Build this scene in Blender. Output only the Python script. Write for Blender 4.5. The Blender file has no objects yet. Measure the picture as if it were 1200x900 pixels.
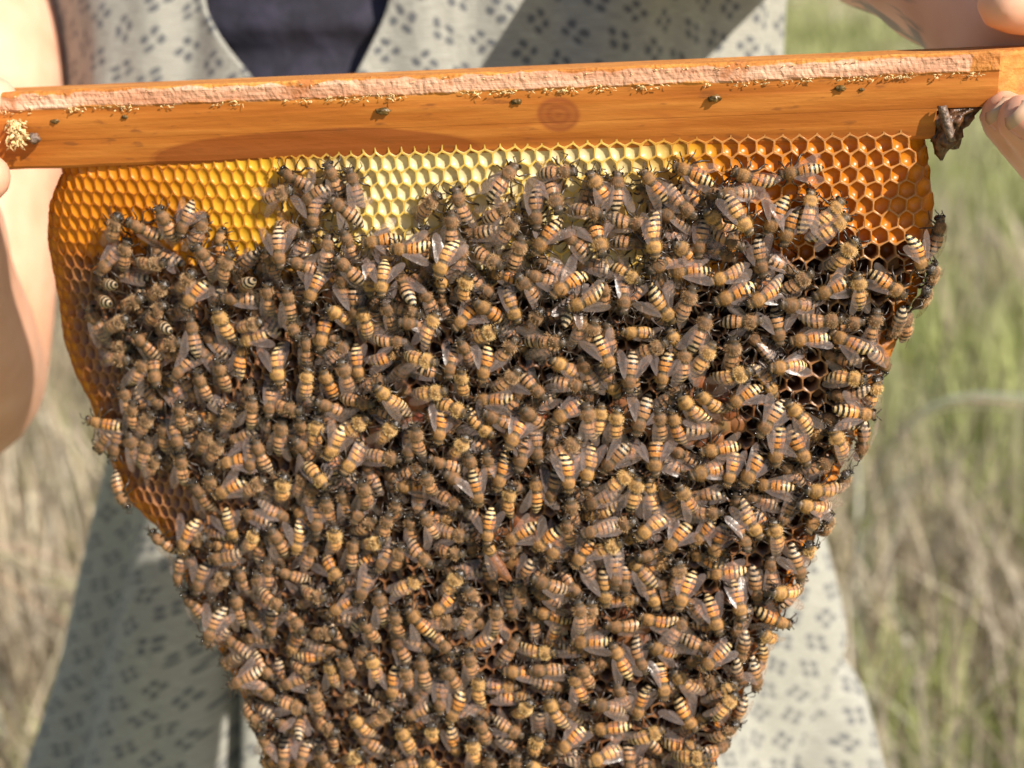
import bpy, bmesh, math, random
import numpy as np
from mathutils import Vector, Matrix, noise
rad = math.radians
random.seed(7); np.random.seed(7)
scene = bpy.context.scene
COL = scene.collection

# ------------------------------------------------------------------ camera, sky, sun, exposure
CAM_Z, PITCH, HFOV = 1.30, rad(18.0), rad(40.0)
FPX = 600.0 / math.tan(HFOV / 2)                 # focal length in photo pixels (1200 x 900)
CAM = Vector((0, 0, CAM_Z))
c_right = Vector((1, 0, 0))
c_fwd = Vector((0, math.cos(PITCH), -math.sin(PITCH)))
c_up = c_right.cross(c_fwd)
cam_d = bpy.data.cameras.new('camera'); cam = bpy.data.objects.new('camera', cam_d); COL.objects.link(cam)
cam.location = CAM; cam.rotation_euler = (math.pi / 2 - PITCH, 0, 0)
cam_d.sensor_width = 36; cam_d.lens = 18 / math.tan(HFOV / 2)
cam_d.clip_start = 0.01; cam_d.clip_end = 2000
cam_d.dof.use_dof = True; cam_d.dof.focus_distance = 0.388; cam_d.dof.aperture_fstop = 11.0
scene.camera = cam

SUN_DIR = Vector((0.58, -0.54, 0.61)).normalized()     # towards the sun
sun_el = math.asin(SUN_DIR.z); sun_az = math.atan2(SUN_DIR.x, SUN_DIR.y)
world = bpy.data.worlds.new('World'); scene.world = world; world.use_nodes = True
wn = world.node_tree.nodes; wl = world.node_tree.links
sky = wn.new('ShaderNodeTexSky'); sky.sky_type = 'NISHITA'; sky.sun_disc = False
sky.sun_elevation = sun_el; sky.sun_rotation = sun_az
wl.new(sky.outputs[0], wn['Background'].inputs[0]); wn['Background'].inputs[1].default_value = 0.07
sun_d = bpy.data.lights.new('sun', 'SUN'); sun = bpy.data.objects.new('sun', sun_d); COL.objects.link(sun)
sun_d.energy = 5.0; sun_d.angle = rad(0.53); sun_d.color = (1.0, 0.91, 0.79)
sun.rotation_euler = SUN_DIR.to_track_quat('Z', 'Y').to_euler()
scene.view_settings.view_transform = 'Standard'; scene.view_settings.look = 'None'
scene.view_settings.exposure = 0.60; scene.view_settings.gamma = 1.0
scene.view_settings.use_curve_mapping = False
scene.render.engine = 'CYCLES'
scene.cycles.use_denoising = True
scene.cycles.max_bounces = 8; scene.cycles.transparent_max_bounces = 12

# ------------------------------------------------------------------ pixel helpers
def ray(px, py):
    return c_right * ((px - 600) / FPX) + c_up * ((450 - py) / FPX) + c_fwd
def at(px, py, d):                # point at camera depth d
    return CAM + ray(px, py) * d
def arm_at(px, py, d):               # points of the arms: hands lie at the bar, shoulders at the torso
    k = min(max((d - 0.56) / 0.24, 0), 1)
    return at(px, py, d * (0.80 + 0.12 * k))
def project(p):
    q = p - CAM; d = q.dot(c_fwd)
    return 600 + FPX * q.dot(c_right) / d, 450 - FPX * q.dot(c_up) / d

# frame of the comb: U along the bar, V up, W out of the comb face; O on the bar's top, mid thickness
KS = 0.80       # the comb's own units are 0.80 m
A_, B_ = at(0, 109, 0.525 * KS), at(1165, 60, 0.473 * KS)
U = (B_ - A_).normalized()
V = Vector((0, 0, 1)); V = (V - U * U.dot(V)).normalized()
V = Matrix.Rotation(rad(2.0), 3, U) @ V
if V.y < 0: V = Matrix.Rotation(rad(-4.0), 3, U) @ V
W = U.cross(V).normalized()
BARW = 0.017
O = A_.lerp(B_, 0.5) - W * BARW * KS
M = Matrix((U * KS, V * KS, W * KS)).transposed().to_4x4(); M.translation = O
Mi = M.inverted()
camL = Mi @ CAM
def uv_at(px, py, w):
    r = Mi.to_3x3() @ ray(px, py)
    t = (w - camL.z) / r.z
    p = camL + r * t
    return p.x, p.y
def projL(p): return project(M @ Vector(p))

# ------------------------------------------------------------------ object helpers
def link(o, parent=None):
    COL.objects.link(o)
    if parent is not None: o.parent = parent
    return o
def empty(name, mat=None, label=None, cat=None, group=None, kind=None):
    o = bpy.data.objects.new(name, None); o.empty_display_size = 0.01; link(o)
    if mat is not None: o.matrix_world = mat
    return tag(o, label, cat, group, kind)
def tag(o, label=None, cat=None, group=None, kind=None):
    if label: o['label'] = label
    if cat: o['category'] = cat
    if group: o['group'] = group
    if kind: o['kind'] = kind
    return o
def mesh(name, verts, faces, mats=(), smooth=True, midx=None, uvs=None, cols=None):
    me = bpy.data.meshes.new(name)
    me.from_pydata([tuple(v) for v in verts], [], faces)
    for m in mats: me.materials.append(m)
    n = len(me.polygons)
    me.polygons.foreach_set('use_smooth', np.full(n, smooth))
    if midx is not None: me.polygons.foreach_set('material_index', np.array(midx, dtype=np.int32))
    if uvs is not None:       # per vertex uv
        li = np.empty(len(me.loops), dtype=np.int32); me.loops.foreach_get('vertex_index', li)
        lay = me.uv_layers.new(name='UVMap')
        lay.data.foreach_set('uv', np.array(uvs, dtype=np.float32)[li].ravel())
    if cols is not None:      # per vertex colour
        ca = me.color_attributes.new('tint', 'FLOAT_COLOR', 'POINT')
        ca.data.foreach_set('color', np.array(cols, dtype=np.float32).ravel())
    me.update()
    return me
def obj(name, me, parent=None): return link(bpy.data.objects.new(name, me), parent)

# ------------------------------------------------------------------ material helpers
def mat(name):
    m = bpy.data.materials.new(name); m.use_nodes = True
    nt = m.node_tree; return m, nt.nodes, nt.links, nt.nodes['Principled BSDF']
def N(nodes, typ, **kw):
    n = nodes.new(typ)
    for k, v in kw.items():
        if k.startswith('i_'):
            key = k[2:]
            key = int(key) if key.isdigit() else key.replace('_', ' ')
            n.inputs[key].default_value = v
        else: setattr(n, k, v)
    return n
def ramp(nodes, stops, interp='LINEAR'):
    r = nodes.new('ShaderNodeValToRGB'); cr = r.color_ramp; cr.interpolation = interp
    while len(cr.elements) < len(stops): cr.elements.new(0.5)
    for e, (p, c) in zip(cr.elements, stops):
        e.position = p; e.color = (*c, 1) if len(c) == 3 else c
    return r
def mixc(nodes, links, fac, a, b, blend='MIX'):
    m = nodes.new('ShaderNodeMix'); m.data_type = 'RGBA'; m.blend_type = blend
    for sock, val in ((0, fac), (6, a), (7, b)):
        if hasattr(val, 'links') or isinstance(val, bpy.types.NodeSocket): links.new(val, m.inputs[sock])
        elif isinstance(val, (int, float)): m.inputs[sock].default_value = val
        else: m.inputs[sock].default_value = (*val, 1)
    return m.outputs[2]
def math_n(nodes, links, op, a, b=None, c=None):
    m = nodes.new('ShaderNodeMath'); m.operation = op
    for i, v in enumerate((a, b, c)):
        if v is None: continue
        if isinstance(v, (int, float)): m.inputs[i].default_value = v
        else: links.new(v, m.inputs[i])
    return m.outputs[0]
def smooth_n(nodes, links, val, lo, hi, o0=0.0, o1=1.0):
    m = nodes.new('ShaderNodeMapRange'); m.interpolation_type = 'SMOOTHSTEP'
    links.new(val, m.inputs[0])
    for i, v in zip((1, 2, 3, 4), (lo, hi, o0, o1)): m.inputs[i].default_value = v
    return m.outputs[0]
def bump(nodes, links, height, strength, dist, bs):
    b = nodes.new('ShaderNodeBump'); b.inputs['Strength'].default_value = strength; b.inputs['Distance'].default_value = dist
    links.new(height, b.inputs['Height']); links.new(b.outputs[0], bs.inputs['Normal'])
    return b

# ================================================================== SETTING: ground, grass
m_ground, n, l, bs = mat('ground_soil')
tc = N(n, 'ShaderNodeTexCoord'); no = N(n, 'ShaderNodeTexNoise', i_Scale=1.3, i_Detail=8.0); l.new(tc.outputs['Object'], no.inputs[0])
no2 = N(n, 'ShaderNodeTexNoise', i_Scale=14.0, i_Detail=6.0); l.new(tc.outputs['Object'], no2.inputs[0])
r1 = ramp(n, [(0.35, (0.24, 0.29, 0.09)), (0.52, (0.26, 0.27, 0.10)), (0.68, (0.30, 0.26, 0.13))]); l.new(no.outputs[0], r1.inputs[0])
l.new(mixc(n, l, no2.outputs[0], r1.outputs[0], (0.30, 0.26, 0.15), 'MIX'), bs.inputs['Base Color']); bs.inputs['Roughness'].default_value = 0.95
bump(n, l, no2.outputs[0], 0.6, 0.05, bs)
verts = []; faces = []; xs = np.concatenate([[-600, -120, -40], np.linspace(-14, 14, 43), [40, 120, 600]]); ys = np.concatenate([[-60, -6], np.linspace(-3, 22, 39), [40, 90, 300, 900]])
for y in ys:
    for x in xs:
        hgt = 0.05 * noise.noise((x * 0.6, y * 0.6, 0)) if abs(x) < 15 and -4 < y < 23 else 0
        if y > 22: hgt += min(0.055 * (y - 22), 9)
        verts.append((x, y, hgt))
nx = len(xs)
for j in range(len(ys) - 1):
    for i in range(nx - 1): faces.append((j * nx + i, j * nx + i + 1, (j + 1) * nx + i + 1, (j + 1) * nx + i))
tag(obj('ground', mesh('ground', verts, faces, [m_ground])), kind='structure')

m_grass, n, l, bs = mat('grass_blades')
ca = N(n, 'ShaderNodeVertexColor', layer_name='tint')
l.new(ca.outputs[0], bs.inputs['Base Color']); bs.inputs['Roughness'].default_value = 0.6
tr = N(n, 'ShaderNodeBsdfTranslucent'); l.new(ca.outputs[0], tr.inputs[0])
mx = N(n, 'ShaderNodeMixShader', i_0=0.35); l.new(bs.outputs[0], mx.inputs[1]); l.new(tr.outputs[0], mx.inputs[2])
l.new(mx.outputs[0], n['Material Output'].inputs[0])
GREEN = [(0.32, 0.36, 0.12), (0.40, 0.43, 0.17), (0.24, 0.27, 0.09), (0.48, 0.48, 0.24)]
STRAW = [(0.50, 0.42, 0.29), (0.38, 0.30, 0.21), (0.66, 0.58, 0.45), (0.28, 0.22, 0.15), (0.56, 0.48, 0.36)]
def blade(V_, F_, C_, base, h, w, az, lean, col, seg=3):
    i0 = len(V_); d = Vector((math.cos(az), math.sin(az), 0)); s = Vector((-d.y, d.x, 0))
    for k in range(seg + 1):
        t = k / seg; p = base + Vector((0, 0, h * (t - 0.35 * lean * t * t))) + d * (h * lean * t * t)
        ww = w * (1 - t) ** 0.7 * 0.5 + 0.0002
        V_ += [p - s * ww, p + s * ww]; C_ += [(*col, 1)] * 2
        if k: a = i0 + 2 * k; F_.append((a - 2, a - 1, a + 1, a))
gv, gf, gc = [], [], []
rg = random.Random(3)
for _ in range(42000):
    y = 1.15 + 24.0 * rg.random() ** 2.3
    x = rg.uniform(-1, 1) * (0.45 * y + 0.5)
    if abs(x + 0.03) < 0.30 and y < 1.3: continue
    k = noise.noise((x * 0.8 + 3, y * 0.55, 1.7)) * 0.9 + 0.55 * noise.noise((x * 2.6, y * 1.9, 8)) + 0.08 + 0.26 * min(max((y - 2.4) / 2.5, -0.5), 1) + 0.10 * (x > 0.2) + rg.gauss(0, 0.18)
    col = rg.choice(GREEN) if k > 0.10 else rg.choice(STRAW)
    f = rg.uniform(0.7, 1.25) * (1 + 0.5 * noise.noise((x * 4, y * 3, 2))); col = tuple(min(c * f, 0.8) for c in col)
    sc = 1 + 0.12 * y
    blade(gv, gf, gc, Vector((x, y, 0.02)), rg.uniform(0.12, 0.42) * (1.15 if k < 0 else 0.85), rg.uniform(0.004, 0.011) * sc, rg.uniform(0, 6.28), rg.uniform(0.1, 0.9), col)
tag(obj('meadow_grass', mesh('meadow_grass', gv, gf, [m_grass], cols=gc)), 'tall mixed green and straw-dry meadow grass behind the person', 'grass', kind='stuff')
def stems(name, label, pts_px, n_, spread, w, col):
    v_, f_, c_ = [], [], []
    rr = random.Random(hash(label) % 1000 if False else len(label))
    for q in range(n_):
        off = Vector((rr.gauss(0, spread), rr.gauss(0, spread), rr.gauss(0, spread * 0.5)))
        P = [at(*p) + off * (0.2 + 0.8 * i / len(pts_px)) for i, p in enumerate(pts_px)]
        cc = tuple(c * rr.uniform(0.8, 1.15) for c in col)
        i0 = len(v_)
        for k in range(13):
            t = k / 12 * (len(P) - 1); i = min(int(t), len(P) - 2); p = P[i].lerp(P[i + 1], t - i)
            if 0 < i < len(P) - 1 or True:
                a = P[max(i - 1, 0)]; b = P[i]; c = P[i + 1]; d = P[min(i + 2, len(P) - 1)]; s = t - i
                p = 0.5 * ((2 * b) + (c - a) * s + (2 * a - 5 * b + 4 * c - d) * s * s + (3 * b - a - 3 * c + d) * s ** 3)
            ww = w * (1 - 0.7 * k / 12)
            for m_ in range(4):
                an = m_ * math.pi / 2
                v_.append(p + Vector((0, math.cos(an), math.sin(an))) * ww); c_.append((*cc, 1))
            if k:
                b0 = i0 + 4 * k
                for m_ in range(4): f_.append((b0 - 4 + m_, b0 - 4 + (m_ + 1) % 4, b0 + (m_ + 1) % 4, b0 + m_))
    return tag(obj(name, mesh(name, v_, f_, [m_grass], cols=c_)), label, 'grass')
stems('dry_grass_tuft', 'pale dry grass stems arching over in the meadow beside the comb', [(985, 880, 2.2), (1005, 640, 2.0), (1060, 505, 1.9), (1150, 468, 1.85), (1290, 490, 1.8)], 7, 0.014, 0.0022, (0.68, 0.60, 0.46))
stems('dry_grass_tuft', 'short pale dry stems curving low behind the arching ones', [(1000, 830, 2.4), (1022, 620, 2.2), (1040, 580, 2.15), (1075, 560, 2.1)], 5, 0.014, 0.0026, (0.66, 0.60, 0.48))
stems('dry_grass_tuft', 'flattened straw stems lying across the grass beside the dress skirt', [(-90, 640, 2.0), (0, 655, 2.0), (60, 690, 2.05), (140, 700, 2.1)], 7, 0.05, 0.002, (0.62, 0.52, 0.36))
stems('dry_grass_tuft', 'brown broken stalk leaning in the meadow below the arching stems', [(1060, 720, 2.3), (1100, 780, 2.25), (1150, 850, 2.2)], 3, 0.012, 0.009, (0.36, 0.26, 0.16))

# ================================================================== HIVE BAR
m_batten, n, l, bs = mat('batten_wood')      # rough sawn pinkish edge, orange stained margins
tc = N(n, 'ShaderNodeTexCoord'); mp = N(n, 'ShaderNodeMapping'); mp.inputs['Scale'].default_value = (18, 260, 260); l.new(tc.outputs['Object'], mp.inputs[0])
g1 = N(n, 'ShaderNodeTexNoise', i_Scale=1.0, i_Detail=7.0, i_Roughness=0.65); l.new(mp.outputs[0], g1.inputs[0])
pink = ramp(n, [(0.28, (0.48, 0.19, 0.09)), (0.5, (0.62, 0.33, 0.20)), (0.68, (0.80, 0.53, 0.38))]); l.new(g1.outputs[0], pink.inputs[0])
oran = ramp(n, [(0.3, (0.36, 0.11, 0.018)), (0.52, (0.58, 0.22, 0.035)), (0.72, (0.78, 0.40, 0.10))]); l.new(g1.outputs[0], oran.inputs[0])
sep = N(n, 'ShaderNodeSeparateXYZ'); l.new(tc.outputs['Object'], sep.inputs[0])
nb = N(n, 'ShaderNodeTexNoise', i_Scale=90.0, i_Detail=5.0); l.new(tc.outputs['Object'], nb.inputs[0])
edge = math_n(n, l, 'ADD', sep.outputs[1], math_n(n, l, 'MULTIPLY', math_n(n, l, 'SUBTRACT', nb.outputs[0], 0.5), 0.006))
top_m = smooth_n(n, l, edge, -0.0014, -0.0008)
bot_m = smooth_n(n, l, edge, -0.0070, -0.0060, 1.0, 0.0)
wm = smooth_n(n, l, sep.outputs[2], 0.0158, 0.0164, 1.0, 0.0)
endm = smooth_n(n, l, math_n(n, l, 'ADD', sep.outputs[0], math_n(n, l, 'MULTIPLY', nb.outputs[0], 0.006)), 0.1735, 0.1745)
om = math_n(n, l, 'MAXIMUM', math_n(n, l, 'MAXIMUM', top_m, bot_m), math_n(n, l, 'MAXIMUM', wm, endm))
bc = mixc(n, l, om, pink.outputs[0], oran.outputs[0]); bc = mixc(n, l, math_n(n, l, 'MULTIPLY', endm, 0.6), bc, (0.46, 0.17, 0.03))
sp = N(n, 'ShaderNodeTexNoise', i_Scale=420.0, i_Detail=2.0); l.new(tc.outputs['Object'], sp.inputs[0])
dk = smooth_n(n, l, nb.outputs[0], 0.56, 0.70)
bc = mixc(n, l, math_n(n, l, 'MULTIPLY', dk, 0.75), bc, (0.42, 0.14, 0.04))
l.new(bc, bs.inputs['Base Color']); bs.inputs['Roughness'].default_value = 0.75
hh = math_n(n, l, 'ADD', g1.outputs[0], math_n(n, l, 'MULTIPLY', sp.outputs[0], 0.8))
bump(n, l, hh, 0.9, 0.0009, bs)

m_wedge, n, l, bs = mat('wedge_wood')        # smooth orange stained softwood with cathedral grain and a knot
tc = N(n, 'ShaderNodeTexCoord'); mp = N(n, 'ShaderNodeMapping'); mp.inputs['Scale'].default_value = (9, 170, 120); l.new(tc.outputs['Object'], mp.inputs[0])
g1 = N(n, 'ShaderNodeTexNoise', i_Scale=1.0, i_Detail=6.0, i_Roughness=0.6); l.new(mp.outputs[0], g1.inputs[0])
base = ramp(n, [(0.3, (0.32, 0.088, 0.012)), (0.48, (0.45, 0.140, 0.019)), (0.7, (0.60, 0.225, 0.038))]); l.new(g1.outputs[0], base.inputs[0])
sep = N(n, 'ShaderNodeSeparateXYZ'); l.new(tc.outputs['Object'], sep.inputs[0])
nw = N(n, 'ShaderNodeTexNoise', i_Scale=28.0, i_Detail=2.0); l.new(tc.outputs['Object'], nw.inputs[0])
def ellipse(px, py, rx, ry, wv_=0.3):
    u0, v0 = uv_at(px, py, 0.013); k = 0.30e-3
    dx = math_n(n, l, 'DIVIDE', math_n(n, l, 'SUBTRACT', sep.outputs[0], u0), rx * k)
    dy = math_n(n, l, 'DIVIDE', math_n(n, l, 'SUBTRACT', sep.outputs[1], v0), ry * k)
    r = math_n(n, l, 'SQRT', math_n(n, l, 'ADD', math_n(n, l, 'MULTIPLY', dx, dx), math_n(n, l, 'MULTIPLY', dy, dy)))
    return math_n(n, l, 'ADD', r, math_n(n, l, 'MULTIPLY', math_n(n, l, 'SUBTRACT', nw.outputs[0], 0.5), wv_))
e1 = ellipse(368, 184, 215, 34)
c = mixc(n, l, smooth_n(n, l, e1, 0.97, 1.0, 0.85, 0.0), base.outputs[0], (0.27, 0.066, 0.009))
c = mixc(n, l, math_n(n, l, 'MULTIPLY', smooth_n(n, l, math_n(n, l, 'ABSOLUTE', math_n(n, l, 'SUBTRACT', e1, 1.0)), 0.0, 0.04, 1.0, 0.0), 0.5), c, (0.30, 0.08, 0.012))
e2 = ellipse(655, 134, 29, 24, 0.7)
rings = N(n, 'ShaderNodeMath', operation='SINE'); l.new(math_n(n, l, 'MULTIPLY', e2, 16.0), rings.inputs[0])
kn = math_n(n, l, 'MULTIPLY', smooth_n(n, l, e2, 0.80, 1.08, 1.0, 0.0), math_n(n, l, 'ADD', math_n(n, l, 'MULTIPLY', rings.outputs[0], 0.10), 0.68))
c = mixc(n, l, kn, c, (0.26, 0.060, 0.014))
e3 = ellipse(700, 150, 120, 30)
c = mixc(n, l, math_n(n, l, 'MULTIPLY', smooth_n(n, l, math_n(n, l, 'ABSOLUTE', math_n(n, l, 'SUBTRACT', e3, 0.8)), 0.0, 0.12, 1.0, 0.0), 0.22), c, (0.36, 0.09, 0.015))
st = N(n, 'ShaderNodeTexNoise', i_Scale=1.0, i_Detail=3.0); mp2 = N(n, 'ShaderNodeMapping'); mp2.inputs['Scale'].default_value = (90, 330, 200)
l.new(tc.outputs['Object'], mp2.inputs[0]); l.new(mp2.outputs[0], st.inputs[0])
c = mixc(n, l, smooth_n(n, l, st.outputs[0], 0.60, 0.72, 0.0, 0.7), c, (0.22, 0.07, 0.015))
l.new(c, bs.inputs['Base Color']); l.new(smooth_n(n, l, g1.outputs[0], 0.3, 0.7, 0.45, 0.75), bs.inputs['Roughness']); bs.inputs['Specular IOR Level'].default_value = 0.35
bump(n, l, math_n(n, l, 'ADD', g1.outputs[0], math_n(n, l, 'MULTIPLY', st.outputs[0], 0.5)), 0.6, 0.0006, bs)

bar = empty('hive_top_bar', M, 'long orange wooden hive bar with rough pinkish sawn edge, held level above the comb', 'wooden bar')
HB, HW = 0.0070, 0.0290       # batten height, depth of the wedge's lower edge
u_l = -0.235; u_r = uv_at(1172, 70, BARW)[0]; uw_l = -0.225; uw_r = uv_at(1097, 130, 0.012)[0]
def wob(u, v, s=0.0005, f=140): return s * noise.noise((u * f, v * f * 2, 5))
# batten: sections along u with a slightly ragged front edge, bevelled far end
sec = [(0.0, -BARW), (0.0, -0.006), (0.0, 0.006), (0.0, BARW - 0.0012), (-0.0006, BARW - 0.0004), (-0.0018, BARW), (-0.0035, BARW), (-0.005, BARW), (-HB + 0.0008, BARW), (-HB, BARW - 0.0006), (-0.0115, 0.0158), (-0.015, 0.0149), (-0.0183, 0.01400), (-0.0186, 0.01385), (-0.0186, 0.0), (-0.0186, -0.0135), (-HB, -BARW)]
V_, F_ = [], []; us = np.linspace(u_l, u_r, 420)
for i, u in enumerate(us):
    for (v, w) in sec:
        ww = w
        fr = max(0.0, (u - (u_r - 0.0005)) / 0.0005)
        if w > 0.015 and v > -HB: ww += wob(u, v, 0.0005, 160) + wob(u, v, 0.0003, 700)
        vv = v + (wob(u, w, 0.0005, 120) if w > 0.01 and v >= -HB else 0)
        V_.append((u, vv, ww))
k = len(sec)
# bevelled end: the front corner runs back at 45 degrees, then the end face
for du, cut in ((0.002, 0.0030), (0.008, 0.0085), (0.015, 0.0150), (0.024, 0.0240)):
    for (v, w) in sec:
        V_.append((u_r + du + wob(v * 9, w * 9, 0.0006, 300), v + wob(w, v + du, 0.0004, 500), min(w, BARW - cut) + wob(v, w + du, 0.0005, 400)))
ns = len(V_) // k
for i in range(ns - 1):
    for j in range(k): a = i * k + j; b = i * k + (j + 1) % k; F_.append((a, b, b + k, a + k))
F_ += [tuple(range(k))[::-1], tuple(range((ns - 1) * k, ns * k))]
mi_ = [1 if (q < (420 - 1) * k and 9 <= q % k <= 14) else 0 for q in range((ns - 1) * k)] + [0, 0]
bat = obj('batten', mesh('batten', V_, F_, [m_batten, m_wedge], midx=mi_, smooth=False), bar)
bat['label'] = 'rough sawn upper batten with a pinkish edge and bevelled end'
# wedge under it
sec = [(-0.0176, 0.0134), (-0.0187, 0.01382), (-0.0215, 0.0131), (-0.025, 0.0121), (-HW + 0.001, 0.0112), (-HW, 0.0104), (-HW - 0.0004, 0.009), (-HW - 0.0002, -0.009), (-HW + 0.001, -0.0112), (-0.0190, -0.0130), (-0.0176, -0.0125)]
V_, F_ = [], []; us = np.linspace(uw_l, uw_r, 240); k = len(sec)
for u in us:
    for (v, w) in sec: V_.append((u, v + (wob(u, w, 0.0004, 60) if v < -0.024 else 0), w + (wob(u, v, 0.0002, 50) if v < -0.0205 else 0)))
for i in range(len(us) - 1):
    for j in range(k): a = i * k + j; b = i * k + (j + 1) % k; F_.append((a, b, b + k, a + k))
F_ += [tuple(range(k))[::-1], tuple(range((len(us) - 1) * k, len(us) * k))]
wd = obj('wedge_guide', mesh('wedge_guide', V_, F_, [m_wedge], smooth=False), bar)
wd['label'] = 'orange stained wedge sloping in beneath the batten, with a dark knot'

def simple_mat(name, col, rough=0.6, nscale=300, var=0.35, bumpd=0.0, spec=0.5, sub=0.0):
    m, n, l, bs = mat(name)
    tc = N(n, 'ShaderNodeTexCoord'); no = N(n, 'ShaderNodeTexNoise', i_Scale=float(nscale), i_Detail=5.0); l.new(tc.outputs['Object'], no.inputs[0])
    lo = tuple(c * (1 - var) for c in col); hi = tuple(min(c * (1 + var), 0.95) for c in col)
    r = ramp(n, [(0.35, lo), (0.65, hi)]); l.new(no.outputs[0], r.inputs[0]); l.new(r.outputs[0], bs.inputs['Base Color'])
    bs.inputs['Roughness'].default_value = rough; bs.inputs['Specular IOR Level'].default_value = spec
    if sub: bs.inputs['Subsurface Weight'].default_value = sub; bs.inputs['Subsurface Scale'].default_value = 0.002; bs.inputs['Subsurface Radius'].default_value = (1, 0.4, 0.15)
    if bumpd: bump(n, l, no.outputs[0], 0.8, bumpd, bs)
    return m
m_waxbit = simple_mat('pale_wax_shavings', (0.76, 0.52, 0.25), 0.55, 700, 0.4)
m_propolis = simple_mat('propolis', (0.10, 0.045, 0.02), 0.35, 500, 0.7, 0.0008)
m_propgrey = simple_mat('grey_propolis_skin', (0.17, 0.115, 0.085), 0.45, 700, 0.6, 0.0006)
m_propgreen = simple_mat('green_propolis', (0.13, 0.075, 0.02), 0.35, 600, 0.5, 0.0003)

def blob(center, r, seed, amp=0.35, freq=1.5, sub=3, squash=(1, 1, 1)):
    bm = bmesh.new(); bmesh.ops.create_icosphere(bm, subdivisions=sub, radius=1.0)
    for v in bm.verts:
        d = v.co.normalized(); f = 1 + amp * noise.fractal(d * freq + Vector((seed, seed * 1.7, 0)), 1.0, 2.0, 4)
        v.co = Vector((d.x * squash[0], d.y * squash[1], d.z * squash[2])) * (r * f) + Vector(center)
    vs = [v.co.copy() for v in bm.verts]; fs = [[q.index for q in f.verts] for f in bm.faces]; bm.free()
    return vs, fs
def put_blob(name, px, py, w, r, seed, m, parent=bar, label=None, **kw):
    u, v = uv_at(px, py, w); vs, fs = blob((u, v, w), r, seed, **kw)
    o = obj(name, mesh(name, vs, fs, [m]), parent)
    if label: o['label'] = label
    return o
# ragged pale fibres and wax crumbs along the sawn edge
rf = random.Random(11); V_, F_ = [], []
def shard(p, L, w, ang, lift):
    i0 = len(V_); d = Vector((math.cos(ang), math.sin(ang), 0)); s = Vector((-d.y, d.x, 0)); z = Vector((0, 0, 1))
    q = Vector(p)
    V_.extend([q - s * w, q + s * w, q + d * L * 0.5 + s * w * 0.8 + z * lift, q + d * L * 0.5 - s * w * 0.8 + z * lift, q + d * L + z * lift * rf.uniform(-0.3, 1.4), q + d * L * 0.5 + z * (lift + w)])
    F_.extend([(i0, i0 + 1, i0 + 2, i0 + 3), (i0 + 3, i0 + 2, i0 + 4), (i0, i0 + 3, i0 + 5), (i0 + 1, i0 + 2, i0 + 5), (i0 + 5, i0 + 3, i0 + 4), (i0 + 5, i0 + 4, i0 + 2)])
u = u_l + 0.01
while u < u_r - 0.006:
    dens = 0.30 + 0.75 * noise.noise((u * 32, 2, 2)) + (0.15 if u > 0 else 0.0)
    if rf.random() < dens * (0.75 + noise.noise((u * 90, 8, 1))):
        for q in range(rf.randint(2, 7)):
            shard((u + rf.gauss(0, 0.001), -HB + rf.uniform(-0.0010, 0.0006), BARW + rf.uniform(-0.0004, 0.0004)), rf.uniform(0.0003, 0.0020), rf.uniform(0.00006, 0.00035), rf.choice((0, math.pi)) + rf.gauss(0, 0.6), rf.uniform(0.0001, 0.0004))
    if rf.random() < 0.45 * dens:
        shard((u, -0.0018 + rf.uniform(-0.0006, 0.0006), BARW + 0.0002), rf.uniform(0.0006, 0.002), rf.uniform(0.0001, 0.0003), rf.choice((0, math.pi)) + rf.gauss(0, 0.4), rf.uniform(0.0001, 0.0004))
    u += 0.0011
fr = obj('wax_shavings', mesh('wax_shavings', V_, F_, [m_waxbit], smooth=False), bar); fr['kind'] = 'stuff'
fr['label'] = 'pale ragged fibres and wax crumbs along the batten edge'
V_, F_ = [], []
uc, vc = uv_at(22, 160, 0.0155)
for q in range(110):
    a = rf.gauss(-math.pi / 2, 0.9); rr = abs(rf.gauss(0, 0.4))
    shard((uc + rf.gauss(0, 0.0016), vc + rf.uniform(-0.003, 0.0065), 0.0162 + rf.uniform(-0.001, 0.002)), rf.uniform(0.001, 0.004), rf.uniform(0.0002, 0.0007), a, rf.uniform(0.0, 0.0015))
tf = obj('wax_tuft', mesh('wax_tuft', V_, F_, [m_waxbit], smooth=False), bar); tf['label'] = 'torn pale yellow wax tuft stuck on the wedge'
put_blob('propolis_bead', 40, 162, 0.0160, 0.0022, 3, m_propgrey, label='dark grey bead beside the wax tuft')
for i, (px, py, w, r) in enumerate([(64, 141, 0.0165, 0.0014), (146, 136, 0.0168, 0.0011), (449, 129, 0.0165, 0.0022), (605, 118, 0.0167, 0.0017), (837, 114, 0.0168, 0.0019), (985, 102, 0.0168, 0.0017), (1010, 104, 0.0166, 0.0009)]):
    put_blob('propolis_bead', px, py + 1, w - 0.0006, r * 0.72, 5 + i, m_propgreen, amp=0.7, freq=2.2, squash=(1.5, 0.8, 0.7))
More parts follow.
